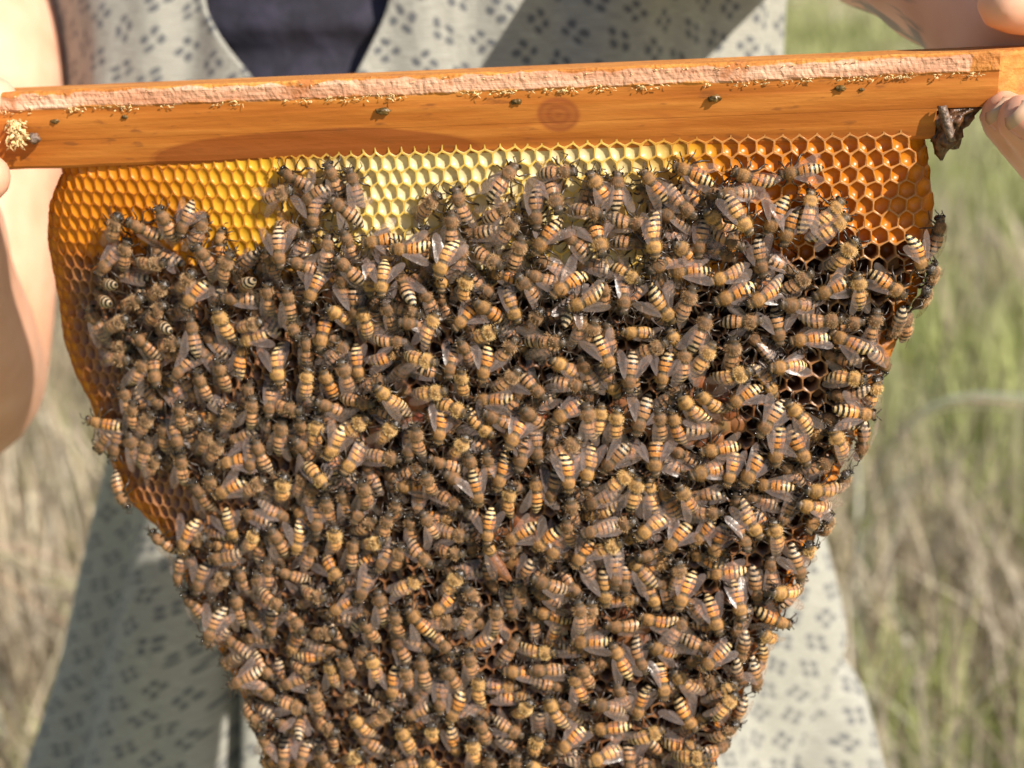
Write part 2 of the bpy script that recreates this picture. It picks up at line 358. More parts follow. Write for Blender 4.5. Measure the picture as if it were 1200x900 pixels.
# dark lump under the bar's end
u0, v0 = uv_at(1112, 143, 0.010)
vs, fs = blob((u0, v0, 0.009), 0.0072, 21, amp=0.55, freq=1.6, sub=4, squash=(0.85, 1.25, 0.9))
vs = [Vector((p.x + (0.0045 if p.y > v0 + 0.003 else 0.0) * min(1, (p.y - v0) / 0.008), min(p.y, -0.0190), p.z)) for p in vs]
lump = obj('propolis_lump', mesh('propolis_lump', vs, fs, [m_propolis]), bar); lump['label'] = 'dark brown crumpled propolis lump at the wedge end'
V_, F_ = [], []
uu0, vv0 = uv_at(1104, 124, 0.0165); uu1, vv1 = uv_at(1116, 166, 0.0165)
for i in range(9):
    for j in range(5):
        t = i / 8; s = (j - 2) / 2
        p = Vector((uu0 + (uu1 - uu0) * t + s * 0.0014 * (1 - 0.5 * abs(t - .5)), vv0 + (vv1 - vv0) * t, 0.0168 + 0.0006 * noise.noise((t * 5, s * 2, 1)) - 0.0014 * s * s))
        V_.append(p)
for i in range(8):
    for j in range(4): a = i * 5 + j; F_.append((a, a + 1, a + 6, a + 5))
fl = obj('propolis_flake', mesh('propolis_flake', V_, F_, [m_propgrey]), bar); fl['label'] = 'grey peeling skin on the propolis lump'
sm = fl.modifiers.new('thick', 'SOLIDIFY'); sm.thickness = 0.0006

# ================================================================== HONEYCOMB
OUT_L = [(84, 196), (64, 235), (56, 280), (58, 340), (66, 400), (80, 440), (100, 475), (113, 510), (130, 548), (155, 590), (188, 618), (212, 650), (224, 690), (247, 730), (272, 770), (292, 810), (307, 850), (320, 900), (340, 960), (400, 1010)]
OUT_R = [(720, 1010), (800, 960), (836, 900), (860, 840), (886, 780), (904, 740), (928, 690), (952, 640), (970, 590), (992, 535), (1014, 490), (1034, 440), (1060, 380), (1082, 330), (1093, 290), (1096, 240), (1090, 190), (1086, 160)]
poly = [uv_at(x, y, -0.010) for x, y in OUT_L] + [uv_at(x, y, 0.002) for x, y in OUT_R]
PA = np.array(poly[:-1]); PB = np.array(poly[1:])
ptop = np.array(poly + [(poly[-1][0], -0.02), (poly[0][0], -0.02)])
def edge_dist(u, v):
    """distance inside the side and bottom outline, in metres (negative outside)"""
    p = np.array((u, v)); d = PB - PA; t = np.clip(((p - PA) * d).sum(1) / (d * d).sum(1), 0, 1)
    q = PA + d * t[:, None]; dist = math.sqrt(((q - p) ** 2).sum(1).min())
    inside = False; n_ = len(ptop); x, y = u, v
    j = n_ - 1
    for i in range(n_):
        xi, yi = ptop[i]; xj, yj = ptop[j]
        if (yi > y) != (yj > y) and x < (xj - xi) * (y - yi) / (yj - yi) + xi: inside = not inside
        j = i
    return dist if inside else -dist
def surf(u, v):
    e = edge_dist(u, v)
    rr = 0.015 if u < 0 else 0.010
    t = min(max(e / rr, 0.0), 1.0)
    fall = 0.0125 * (1 - math.sqrt(max(0.0, 1 - (1 - t) ** 2)))
    back = 0.014 * max(0.0, (-u - 0.02) / 0.14) ** 2 * (0.25 + 0.75 * max(0.0, min(1.0, (-v - 0.035) / 0.05)))
    low = max(0.0, min(1.0, (-v - 0.03) / 0.05))
    bul = 0.0035 * low * (0.5 + 0.5 * math.cos(u * 14)) + 0.0016 * low * noise.noise((u * 22, v * 22, 3))
    return 0.0118 - fall - back + bul
def surf_n(u, v, h=0.0012):
    dx = (surf(u + h, v) - surf(u - h, v)) / (2 * h); dy = (surf(u, v + h) - surf(u, v - h)) / (2 * h)
    dx = max(-1.6, min(1.6, dx)); dy = max(-1.6, min(1.6, dy))
    return Vector((-dx, -dy, 1)).normalized()
def pix_surf(px, py):
    w = 0.010
    for _ in range(6):
        u, v = uv_at(px, py, w); w = 0.5 * w + 0.5 * surf(u, v)
    return u, v, w

# wax material: per vertex colour, translucent
m_wax, n, l, bs = mat('beeswax')
ca = N(n, 'ShaderNodeVertexColor', layer_name='tint')
tc = N(n, 'ShaderNodeTexCoord'); no = N(n, 'ShaderNodeTexNoise', i_Scale=350.0, i_Detail=4.0); l.new(tc.outputs['Object'], no.inputs[0])
no2 = N(n, 'ShaderNodeTexNoise', i_Scale=60.0, i_Detail=3.0); l.new(tc.outputs['Object'], no2.inputs[0])
f1 = math_n(n, l, 'ADD', math_n(n, l, 'MULTIPLY', no.outputs[0], 0.5), math_n(n, l, 'MULTIPLY', no2.outputs[0], 0.7))
vv_ = N(n, 'ShaderNodeHueSaturation'); l.new(ca.outputs[0], vv_.inputs['Color']); l.new(math_n(n, l, 'ADD', f1, 0.4), vv_.inputs['Value'])
l.new(vv_.outputs[0], bs.inputs['Base Color']); bs.inputs['Roughness'].default_value = 0.32
tr = N(n, 'ShaderNodeBsdfTranslucent'); l.new(vv_.outputs[0], tr.inputs[0])
mx = N(n, 'ShaderNodeMixShader', i_0=0.36); l.new(bs.outputs[0], mx.inputs[1]); l.new(tr.outputs[0], mx.inputs[2])
l.new(mx.outputs[0], n['Material Output'].inputs[0])
bump(n, l, no.outputs[0], 0.4, 0.0004, bs)

def lerp3(a, b, t): return tuple(a[i] + (b[i] - a[i]) * t for i in range(3))
def sst(x, a, b):
    t = min(max((x - a) / (b - a), 0), 1); return t * t * (3 - 2 * t)
PALE_R, PALE_F = (0.88, 0.60, 0.12), (0.88, 0.74, 0.40)
YEL_R, YEL_F = (0.68, 0.28, 0.02), (0.92, 0.50, 0.035)  # bright floors, darker rims: light shining through the honey is painted in
AMB_R, AMB_F = (0.54, 0.155, 0.012), (0.80, 0.285, 0.013)
HON_R, HON_F = (0.70, 0.33, 0.10), (0.70, 0.215, 0.010)
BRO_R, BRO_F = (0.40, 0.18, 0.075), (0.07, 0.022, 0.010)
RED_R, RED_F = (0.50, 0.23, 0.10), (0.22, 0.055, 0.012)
CAP_C = (0.34, 0.13, 0.06)
def zone(px, py, e):
    """rim colour, floor colour, depth of the floor"""
    nz = noise.noise((px * 0.012, py * 0.012, 4))
    yb = py + 22 * nz
    wt = 1 - sst(yb, 285 + 25 * sst(px, 400, 600) - 45 * sst(px, 800, 950), 340 - 30 * sst(px, 800, 950))      # upper honey and new wax band
    wp = sst(px, 310, 430) * (1 - sst(px, 700, 830))
    wr = sst(px, 770, 880)
    R_, F_, D_ = YEL_R, YEL_F, 0.0005
    k = sst(px, 150, 330); R_, F_ = lerp3(AMB_R, R_, k), lerp3(AMB_F, F_, k)
    R_, F_, D_ = lerp3(R_, PALE_R, wp), lerp3(F_, PALE_F, wp), D_ + (0.0013 - D_) * wp
    R_, F_, D_ = lerp3(R_, HON_R, wr), lerp3(F_, HON_F, wr), D_ + (0.0017 - D_) * wr
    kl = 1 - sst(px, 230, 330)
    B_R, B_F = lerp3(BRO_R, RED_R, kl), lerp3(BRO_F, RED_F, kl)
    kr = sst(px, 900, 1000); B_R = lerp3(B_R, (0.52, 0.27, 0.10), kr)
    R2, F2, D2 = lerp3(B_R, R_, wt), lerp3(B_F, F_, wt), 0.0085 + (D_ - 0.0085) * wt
    ke = (1 - sst(e, 0.007, 0.017)) * (1 if px < 600 else 0.8)          # honey coloured rim of the comb
    if px > 600: ke = 0.8 * (1 - sst(e, 0.004, 0.010))
    ke = max(ke, 0.0)
    return lerp3(R2, AMB_R, ke), lerp3(F2, AMB_F, ke), D2 + (0.0006 - D2) * ke
CAPS = [(835, 485, 42), (800, 520, 30), (425, 510, 26), (440, 545, 30), (610, 630, 30), (660, 700, 24), (740, 480, 26), (690, 830, 18), (385, 330, 12), (560, 520, 28), (620, 500, 26), (300, 700, 24), (480, 470, 22), (740, 730, 24)]

honeycomb = empty('honeycomb', M, 'tapering natural honeycomb hanging from the wooden bar, pale above and brown below', 'honeycomb')
# lattice: rows of pointy-topped cells; cell width grows from the curled edge to the other
def pitch(u): return 0.0043 + (0.0058 - 0.0043) * sst(u, -0.17, 0.13)
ucol = [-0.19]
while ucol[-1] < 0.185: ucol.append(ucol[-1] + pitch(ucol[-1]) * 0.5)      # half columns
ROW = 0.0054
def lat(i2, j, f):                # half-column index, row, fraction of a row -> (u, v)
    i2 = min(max(i2, 0), len(ucol) - 1); u = ucol[i2]
    v = -0.0255 - (j + f) * ROW
    v += 0.0012 * math.sin(u * 25) + 0.004 * (u / 0.17) ** 2 - 0.002 * u / 0.17
    jx = noise.noise((i2 * 0.73, (j + f) * 1.31, 9)) * 0.00075; jy = noise.noise((i2 * 0.73, (j + f) * 1.31, 19)) * 0.00075
    sx = noise.noise((u * 14, v * 14, 33)) * 0.0022
    return u + jx + sx, v + jy
cells = []        # (px, py, verts, faces, colours)
nrow = int(0.26 / ROW)
for j in range(nrow):
    for i2 in range(1 + (j % 2), len(ucol) - 2, 2):
        cu, cv = lat(i2, j, 0)
        ex = edge_dist(cu, cv)
        if ex < 0.0004: continue
        px, py = projL((cu, cv, 0.008))
        if py > 940: continue
        hexv = [lat(i2, j, -0.667), lat(i2 + 1, j, -0.333), lat(i2 + 1, j, 0.333), lat(i2, j, 0.667), lat(i2 - 1, j, 0.333), lat(i2 - 1, j, -0.333)]
        cells.append((px, py, cu, cv, ex, hexv))
def cell_geo(c, rnd):
    px, py, cu, cv, ex, hexv = c
    R_, F_, D_ = zone(px, py, ex)
    capped = any((px - a) ** 2 + (py - b) ** 2 < r * r for a, b, r in CAPS) and rnd.random() < 0.85
    D_ *= rnd.uniform(0.8, 1.25)
    nrm = surf_n(cu, cv, 0.002)
    ring = []
    for q in range(6):
        a = hexv[q]; b = hexv[(q + 1) % 6]; ring += [a, ((a[0] + b[0]) / 2, (a[1] + b[1]) / 2)]
    outer = []; inner = []; th = 0.00016 * rnd.uniform(0.8, 1.4)
    for q, (u, v) in enumerate(ring):
        if ex < 0.005:
            for _ in range(12):
                if edge_dist(u, v) > 0.0003: break
                u += (cu - u) * 0.15; v += (cv - v) * 0.15
        z = surf(u, v) + 0.00025 * noise.noise((u * 300, v * 300, 7))
        p = Vector((u, v, z)); outer.append(p)
        d = Vector((cu - u, cv - v, 0)); L = d.length
        ins = th * (2.0 if q % 2 == 0 else 1.0)
        uu, vv = u + d.x / L * ins, v + d.y / L * ins
        inner.append(Vector((uu, vv, surf(uu, vv) + 0.00012)))
    vs = list(outer); cs = [(*R_, 1)] * 12; fs = []
    vs += inner; cs += [(*R_, 1)] * 12
    cen = sum(inner, Vector()) / 12
    if capped:
        cc = lerp3(CAP_C, R_, rnd.uniform(0, 0.25)); cc = tuple(x * rnd.uniform(0.8, 1.25) for x in cc)
        for p in inner: vs.append(p.lerp(cen, 0.35) + nrm * 0.0005); cs.append((*cc, 1))
        vs.append(cen + nrm * 0.0008); cs.append((*cc, 1))
        for q in range(12): fs.append((12 + q, 12 + (q + 1) % 12, 24 + (q + 1) % 12, 24 + q)); fs.append((24 + q, 24 + (q + 1) % 12, 36))
    else:
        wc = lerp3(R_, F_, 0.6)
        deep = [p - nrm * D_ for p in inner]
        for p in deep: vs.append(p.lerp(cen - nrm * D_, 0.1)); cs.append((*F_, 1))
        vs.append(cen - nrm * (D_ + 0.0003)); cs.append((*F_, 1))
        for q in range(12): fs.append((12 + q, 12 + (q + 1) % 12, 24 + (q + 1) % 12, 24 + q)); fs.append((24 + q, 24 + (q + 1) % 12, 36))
    for q in range(12): fs.append((q, (q + 1) % 12, 12 + (q + 1) % 12, 12 + q))
    fs = [tuple(reversed(f)) for f in fs]
    return vs, fs, cs

# core behind the cells, closed body with rounded sides and a second face of cells roughly indicated
m_core = simple_mat('comb_core_wax', (0.42, 0.17, 0.035), 0.5, 250, 0.3, 0.0006, sub=0.0)
V_, F_ = [], []
outl = np.array(poly); cen = outl.mean(0)
NR = 160
seglen = np.r_[0, np.cumsum(np.sqrt(((outl[1:] - outl[:-1]) ** 2).sum(1)))]
su = np.interp(np.linspace(0, seglen[-1], NR), seglen, outl[:, 0]); sv = np.interp(np.linspace(0, seglen[-1], NR), seglen, outl[:, 1])
prof = [(0.90, 'f', -0.0095), (0.965, 'f', -0.0055), (0.990, 'f', -0.002), (0.998, 'm', -0.004), (0.998, 'm', -0.012), (0.985, 'm', -0.019), (0.95, 'm', -0.0225), (0.90, 'm', -0.0235)]
for a, kind, dw in prof:
    for u, v in zip(su, sv):
        uu = cen[0] + (u - cen[0]) * a; vv = cen[1] + (v - cen[1]) * a
        vv = min(vv, -0.0275)
        if kind == 'f': w = surf(uu, vv) + dw
        else: w = 0.004 - 0.014 * max(0.0, (-uu - 0.02) / 0.14) ** 2 + dw
        V_.append((uu, vv, w + 0.0006 * noise.noise((u * 160, v * 160, dw * 200))))
for i in range(len(prof) - 1):
    for j in range(NR - 1): a = i * NR + j; F_.append((a, a + 1, a + NR + 1, a + NR))
    F_.append((i * NR + NR - 1, i * NR, (i + 1) * NR, (i + 1) * NR + NR - 1))
# front and back fills as grids between left and right halves
for base, flip in ((0, True), ((len(prof) - 1) * NR, False)):
    h = NR // 2
    for j in range(h - 1):
        q = (base + j, base + j + 1, base + NR - 2 - j, base + NR - 1 - j)
        F_.append(q if not flip else q[::-1])
core = obj('comb_core', mesh('comb_core', V_, F_, [m_core]), honeycomb)

# ================================================================== BEE MARKS read from the photograph
# tile origin, scale, then head x,y, tail x,y and letters: wings f folded / h half open / s spread; colour d dark / o orange / g gold with sunlight painted in; e tail lifted
MARKS = [
((100,200),6,"285,240,200,490,fd;340,300,535,420,hd;565,230,640,420,fd;710,480,785,250,sd;350,450,310,680,hd;130,740,290,540,fd;640,590,390,630,fd;830,640,660,840,fd;830,490,900,650,fd;1080,560,990,740,hd;650,720,440,890,fd;170,850,280,855,sde;215,750,270,740,sde"),
((300,170),6,"175,115,440,230,fd;530,100,590,265,fd;660,140,740,420,fd;290,300,90,400,hd;340,410,510,290,sd;530,370,720,520,sd;430,600,430,380,sd;360,610,200,560,sd;770,700,985,670,so;520,600,490,880,fd;650,580,700,760,fd;230,840,200,620,sd;280,780,420,850,sd;130,700,150,870,fd;1000,720,1190,720,so;930,890,930,770,sg;650,780,740,880,fd"),
((480,170),6,"770,150,600,370,hd;260,330,110,490,fd;340,310,380,490,hd;330,440,320,710,sd;1160,190,980,200,fd;760,400,550,530,sd;800,490,650,680,fd;910,590,890,340,fd;1070,490,980,290,hd;830,610,730,850,hd;900,780,1040,580,so;150,600,130,730,fd;690,850,490,760,fd;390,680,360,870,fd;240,890,290,730,sg"),
((660,170),6,"170,170,300,400,so;370,190,370,450,hd;545,160,720,380,ho;780,130,1040,230,ho;280,470,130,440,fd;570,540,400,520,fd;640,470,860,570,hd;930,470,790,350,fd;560,680,410,660,fd;650,750,620,560,fg;750,650,900,800,so;300,800,220,570,so;950,780,985,560,fd;1010,420,1150,560,fg;1010,340,1200,340,fd;1250,700,1100,640,sd;620,880,790,800,hd;750,890,970,870,so;30,610,180,740,fd"),
((840,170),6,"110,170,360,270,ho;425,210,710,160,ho;20,340,190,340,fd;320,620,430,380,so;450,700,530,470,so;640,310,600,600,fg;880,370,680,580,fg;940,500,690,690,fg;980,630,840,850,hg;220,570,110,400,fg;180,740,20,620,so;330,890,290,700,sd"),
((940,220),6,"370,530,390,850,fg;800,600,730,330,so;735,745,490,590,ho;60,740,290,640,so;985,170,945,440,fd;890,550,1010,600,hd;820,700,930,790,hd"),
((100,320),6,"80,200,160,440,fd;620,210,500,340,fd;720,230,840,50,so;600,370,680,345,sde;750,290,820,570,hd;420,370,550,530,hd;720,470,560,500,fd;400,470,180,480,fd;380,590,200,590,fd;590,780,510,590,sd;470,580,390,740,hd;840,650,900,860,fd;1000,560,1040,790,sd;300,780,330,960,fd;980,230,1020,400,fg;1010,150,1180,170,fd;440,150,320,210,fd;420,270,220,370,fd;350,370,210,400,fd;680,720,760,620,hd"),
((280,310),6,"240,110,250,310,fd;400,130,430,330,hd;550,270,610,80,so;240,370,10,450,hd;30,560,260,490,hg;650,250,790,380,fg;850,400,830,150,sd;910,260,950,450,fg;1060,180,1060,20,sg;1040,220,1090,420,fd;470,470,390,370,fd;640,600,650,390,so;520,480,530,660,fd;320,820,270,620,sg;520,720,510,890,fg;640,690,710,880,ho;890,830,840,560,so;740,640,790,850,fd;1190,540,1000,550,sd;940,190,930,30,fg;450,500,330,400,fd;60,140,170,20,sde;1040,830,1100,910,fg;770,30,770,190,fd"),
((460,310),6,"590,30,510,230,fg;370,160,370,20,sg;590,190,780,340,ho;770,410,600,510,fg;870,60,990,240,fd;450,430,570,290,so;350,310,220,540,fg;900,390,820,190,fg;500,480,570,650,fd;640,800,690,610,so;340,640,190,620,sg;520,700,520,880,fg;900,690,730,830,hd;380,860,220,890,fg;960,50,1140,120,fd;1170,460,1000,500,sd;1060,880,970,800,sd;1080,260,980,450,fd;100,150,145,225,sde;220,130,290,300,fd;230,310,30,260,fd;90,390,220,420,fd;410,800,450,590,sd;880,490,760,640,fd;160,600,50,760,fd"),
((640,310),6,"670,110,510,20,hg;50,200,220,80,so;170,230,350,150,sg;400,60,430,250,fd;540,290,540,150,fd;890,390,720,190,sg;1060,130,960,360,fd;880,110,1070,30,so;1160,330,1030,590,hd;520,410,730,430,fg;850,500,640,590,fd;160,470,0,490,sd;480,720,360,490,so;590,880,610,630,sd;820,860,860,630,so;970,550,960,790,hd;1180,540,1060,720,fg;30,640,220,760,fg;250,600,350,850,fd;270,840,90,820,fd;490,850,450,770,fg;260,290,230,510,fd;360,340,300,540,fd;440,400,470,560,fd;170,260,130,340,sde;740,90,840,20,so"),
((820,310),6,"50,110,300,30,fg;110,240,330,150,ho;330,260,520,160,ho;420,370,220,370,sd;550,540,510,320,sd;770,20,600,150,fd;530,240,770,270,fd;790,210,1000,110,so;1000,340,740,370,hd;910,470,1180,600,ho;640,540,860,520,ho;380,700,150,800,fg;440,720,710,720,ho;250,480,230,690,fd;1180,780,920,760,hg"),
((820,450),6,"200,140,380,20,so;400,330,530,140,hd;600,100,790,310,hg;510,570,530,300,ho;760,560,640,320,so;910,290,1000,460,fg;10,430,210,400,ho;170,700,230,480,ho;280,700,430,490,ho;350,690,660,710,ho;720,710,930,720,hg;950,600,1050,700,hd;1180,190,980,180,so;1090,490,1120,280,sd;660,820,850,870,fg;130,860,0,880,fd;290,770,320,900,fd;0,20,130,140,fg"),
((100,460),6,"90,130,270,200,ho;120,380,220,250,sd;420,40,380,220,fd;540,110,400,290,fd;260,480,280,240,fd;340,270,380,460,fd;620,190,590,350,sd;500,300,440,500,hd;580,430,480,560,fd;760,50,760,150,hd;750,370,680,180,fd;930,210,850,420,hd;1030,290,900,480,fd;720,430,710,550,hd;800,560,920,790,hd;920,520,900,660,sd;940,680,1100,600,so;1000,490,1140,470,so;370,760,260,600,sd;880,190,680,190,fd;1080,60,990,200,fd"),
((280,450),6,"130,30,110,290,sd;240,200,230,30,fd;350,210,310,460,hd;600,210,550,400,hg;620,470,710,260,sg;950,220,780,350,hg;960,110,790,80,sd;1140,240,1000,360,fg;1140,490,980,480,fd;740,600,860,430,fg;680,650,570,560,fg;520,560,420,770,fd;360,600,320,770,fg;420,340,520,490,sd;920,580,950,820,sd;160,360,230,560,fd;110,600,110,420,fd;490,180,490,350,fd;240,650,80,760,fd;540,660,510,800,fd;640,760,640,890,fd;750,700,760,870,fd;580,80,720,170,fd;1030,30,1170,160,fd;490,140,300,120,fd"),
((460,450),6,"10,680,250,690,ho;530,170,400,130,fg;540,310,430,470,fg;740,330,560,200,sg;570,90,850,90,ho;210,220,210,440,hd;140,500,140,330,fd;330,390,360,190,so;820,430,930,250,ho;900,590,950,370,sd;1060,540,1030,310,fd;280,480,490,550,fd;620,810,570,600,so;750,720,820,520,so;870,680,830,880,hg;1010,600,1040,880,so;500,850,350,780,fd;560,450,600,620,fd;680,430,690,600,fd;1090,80,960,10,hd;920,100,1060,260,sd;390,600,530,700,fd;250,540,270,700,fd;60,780,30,900,fd;1130,800,1180,640,sd;640,150,850,260,fd"),
((640,450),6,"50,270,250,150,ho;400,90,360,370,hg;520,120,510,380,hg;620,350,700,110,sd;900,130,970,390,ho;800,150,830,350,fd;240,350,80,480,fd;170,710,150,480,so;290,680,340,480,hg;770,640,770,390,so;620,560,400,720,fg;660,590,590,870,hg;900,630,1010,880,ho;280,840,480,760,fd;400,580,540,440,sd;1010,610,1190,590,ho;290,110,300,330,fd;960,40,1080,190,fg;60,800,100,660,sd;170,790,170,900,fd"),
((180,600),6,"230,270,310,70,so;60,90,170,220,sd;440,150,330,220,fd;600,170,540,0,sg;430,290,610,270,fd;250,480,240,340,sd;350,560,380,350,sd;600,370,420,540,fd;600,510,680,760,hd;500,580,590,750,fd;270,520,380,710,hd;760,350,790,580,fd;830,320,840,490,hd;640,380,680,500,fd;770,80,690,250,fg;860,70,940,240,sd;1000,290,1050,60,sg;990,590,860,530,fd;1020,600,1190,520,hd;900,350,1060,440,sd;700,640,770,780,fd;870,850,870,680,sd;1110,780,1000,700,fd;480,790,500,700,sd;430,880,520,830,fd"),
((360,590),6,"230,110,210,280,fg;380,210,350,440,fd;620,190,430,290,fg;720,220,630,460,hd;300,530,140,360,so;210,600,40,600,sd;370,680,440,440,fd;490,560,570,840,hd;850,500,620,620,fg;1110,440,980,600,fg;1170,200,950,170,sd;1140,300,950,310,sd;920,380,770,280,fd;860,720,1010,600,so;170,730,320,650,ho;720,690,890,870,so;240,850,90,890,fd;1190,650,1090,800,sd;1070,780,910,820,fd;520,50,380,160,fd;620,50,580,150,fd;830,30,880,180,hd;750,50,750,200,fd;340,70,380,-30,fd;90,160,90,20,sd;530,420,580,320,fd;440,780,480,880,fd;1130,560,1150,650,fd;650,740,660,830,fd"),
((540,590),6,"210,240,230,30,so;290,260,510,130,so;490,310,720,120,so;600,390,750,200,so;790,430,930,240,so;1150,200,920,320,hg;400,450,420,710,hd;490,700,780,780,ho;250,660,250,890,sd;180,510,40,640,fd;170,650,20,820,sd;520,440,710,540,fd;860,580,780,510,fd;1010,680,1000,480,sg;1150,640,1150,390,sd;840,620,840,800,fd;930,620,890,820,fd;1090,580,1070,350,fd;870,160,1060,130,fd;770,40,790,230,fd;560,590,640,640,fd"),
((720,590),6,"90,320,310,560,hg;150,220,330,80,fg;350,320,500,160,so;540,290,720,130,ho;690,370,780,160,so;910,280,830,80,sd;620,500,930,480,ho;440,710,520,520,ho;890,790,830,590,ho;740,860,680,710,so;150,750,430,810,ho;440,360,410,560,fd;1010,160,900,10,fg;1100,70,1160,310,fg;180,300,285,290,sd;-60,780,150,810,fd;740,40,600,40,fd;130,90,0,130,fd"),
((780,590),6,"930,210,1010,330,fg;1040,110,1110,130,hd;920,500,860,310,sd;700,580,880,600,hg;830,760,690,780,so"),
((240,750),6,"900,60,940,320,hg;760,470,540,420,sd;700,540,720,650,sde;570,280,720,240,sd;780,260,820,480,fd;510,200,420,130,fd;850,690,920,880,fd;1170,710,1000,850,hg;1040,440,1180,650,fg;1010,30,1050,220,fd;830,170,660,160,fd;700,890,720,730,sd;590,890,570,720,sd;470,600,480,740,sd;470,520,360,480,fd;1100,300,1010,400,fd;1000,600,820,570,fd;520,350,410,270,fd;540,520,650,600,fd;280,230,390,190,sd"),
((420,740),5.4545,"70,80,130,320,hg;230,430,240,200,so;270,550,370,740,fg;490,530,470,650,fg;570,560,680,360,so;810,220,790,450,hg;920,220,1130,250,ho;1130,390,1040,510,fg;1070,640,890,550,sd;740,600,740,830,fg;1170,630,1140,700,fg;460,750,520,860,fg;420,110,460,330,fd;550,160,650,330,fd;720,80,730,240,fd;800,520,840,640,fd;550,490,560,320,fd;220,470,140,530,fd;300,510,460,450,sd;620,80,530,10,fd;90,700,10,820,fg;870,760,870,870,fd;1030,760,1010,870,fd;1120,800,1180,860,fg;250,800,360,800,fd;320,150,340,340,fd"),
((620,740),6,"290,40,540,60,ho;580,40,720,290,ho;840,270,740,50,sd;820,30,1010,150,ho;990,230,1160,420,fg;300,210,380,490,ho;420,430,640,510,hd;620,310,690,490,fd;760,600,830,370,so;430,640,680,620,ho;190,840,400,680,ho;970,640,710,740,hg;130,390,250,650,hg;100,680,80,760,fg;190,90,0,100,fg;20,210,200,220,fd;370,150,440,340,hd;1170,650,1050,490,so;1200,800,970,790,so;430,880,580,830,hg;740,950,730,840,sd;920,400,900,290,so;40,430,10,520,fg;20,900,90,930,fg"),
((800,600),3,"60,740,10,680,so;190,570,100,640,fg;190,590,90,690,hg;255,625,205,515,sd;80,810,0,820,hg;60,520,150,460,ho;75,860,20,880,so;150,720,120,750,sd;100,460,35,440,hd"),
]
marks = []
for (ox, oy), s, txt in MARKS:
    for it in txt.split(';'):
        a = it.split(','); hx, hy, tx, ty = [float(q) / s for q in a[:4]]
        marks.append((ox + hx, oy + hy, ox + tx, oy + ty, a[4]))
ded = []
for m_ in marks:
    cx, cy = (m_[0] + m_[2]) / 2, (m_[1] + m_[3]) / 2
    if any((cx - (q[0] + q[2]) / 2) ** 2 + (cy - (q[1] + q[3]) / 2) ** 2 < 11 ** 2 for q in ded): continue
    ded.append(m_)
marks = ded
QUEEN = (566, 612, 592, 672)

# ------------------------------------------------------------------ build the cells now that the bees' places are known
def clear(px, py):
    best = 1e9
    for hx, hy, tx, ty, _ in marks:
        dx, dy = tx - hx, ty - hy; t = max(0, min(1, ((px - hx) * dx + (py - hy) * dy) / (dx * dx + dy * dy + 1e-6)))
        best = min(best, (px - hx - t * dx) ** 2 + (py - hy - t * dy) ** 2)
    return math.sqrt(best)
CROWD = [(125, 300), (150, 262), (250, 270), (300, 290), (330, 250), (420, 300), (490, 280), (600, 235), (760, 215), (860, 235), (940, 245), (965, 300), (1030, 330), (1080, 350), (1040, 440), (1000, 530), (955, 640), (905, 740), (860, 840), (838, 910), (800, 960), (345, 960), (305, 850), (270, 770), (222, 690), (205, 640), (262, 605), (255, 560), (150, 545), (115, 510), (165, 450), (150, 400), (125, 380)]
def in_poly(px, py, P):
    ins = False; j = len(P) - 1
    for i in range(len(P)):
        xi, yi = P[i]; xj, yj = P[j]
        if (yi > py) != (yj > py) and px < (xj - xi) * (py - yi) / (yj - yi) + xi: ins = not ins
        j = i
    return ins
HOLES = [(930, 400, 34), (1010, 300, 30), (900, 300, 18), (948, 445, 42), (975, 265, 40), (860, 500, 26), (880, 640, 22), (715, 845, 30), (215, 600, 40), (925, 290, 16), (775, 835, 20), (930, 345, 14), (150, 445, 26)]
def score(c):
    k = min(clear(c[0], c[1]), 30)
    if in_poly(c[0], c[1], CROWD) and not any((c[0] - a) ** 2 + (c[1] - b) ** 2 < r * r for a, b, r in HOLES): k *= 0.35
    if not (-10 < c[0] < 1210 and c[1] < 905): k = 0
    return k + 0.001 * c[0]
order = sorted(range(len(cells)), key=lambda i: -score(cells[i]))
top = set(order[:300]); rc = random.Random(5)
SV, SF, SC = [], [], []
for i, c in enumerate(cells):
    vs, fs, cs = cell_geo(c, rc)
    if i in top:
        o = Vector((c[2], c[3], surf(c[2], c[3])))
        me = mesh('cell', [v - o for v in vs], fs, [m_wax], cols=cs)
        ob = obj('cell', me, honeycomb); ob.location = o
    else:
        b = len(SV); SV += vs; SC += cs; SF += [tuple(q + b for q in f) for f in fs]
cf = obj('cell_field', mesh('cell_field', SV, SF, [m_wax], cols=SC), honeycomb); cf['kind'] = 'stuff'

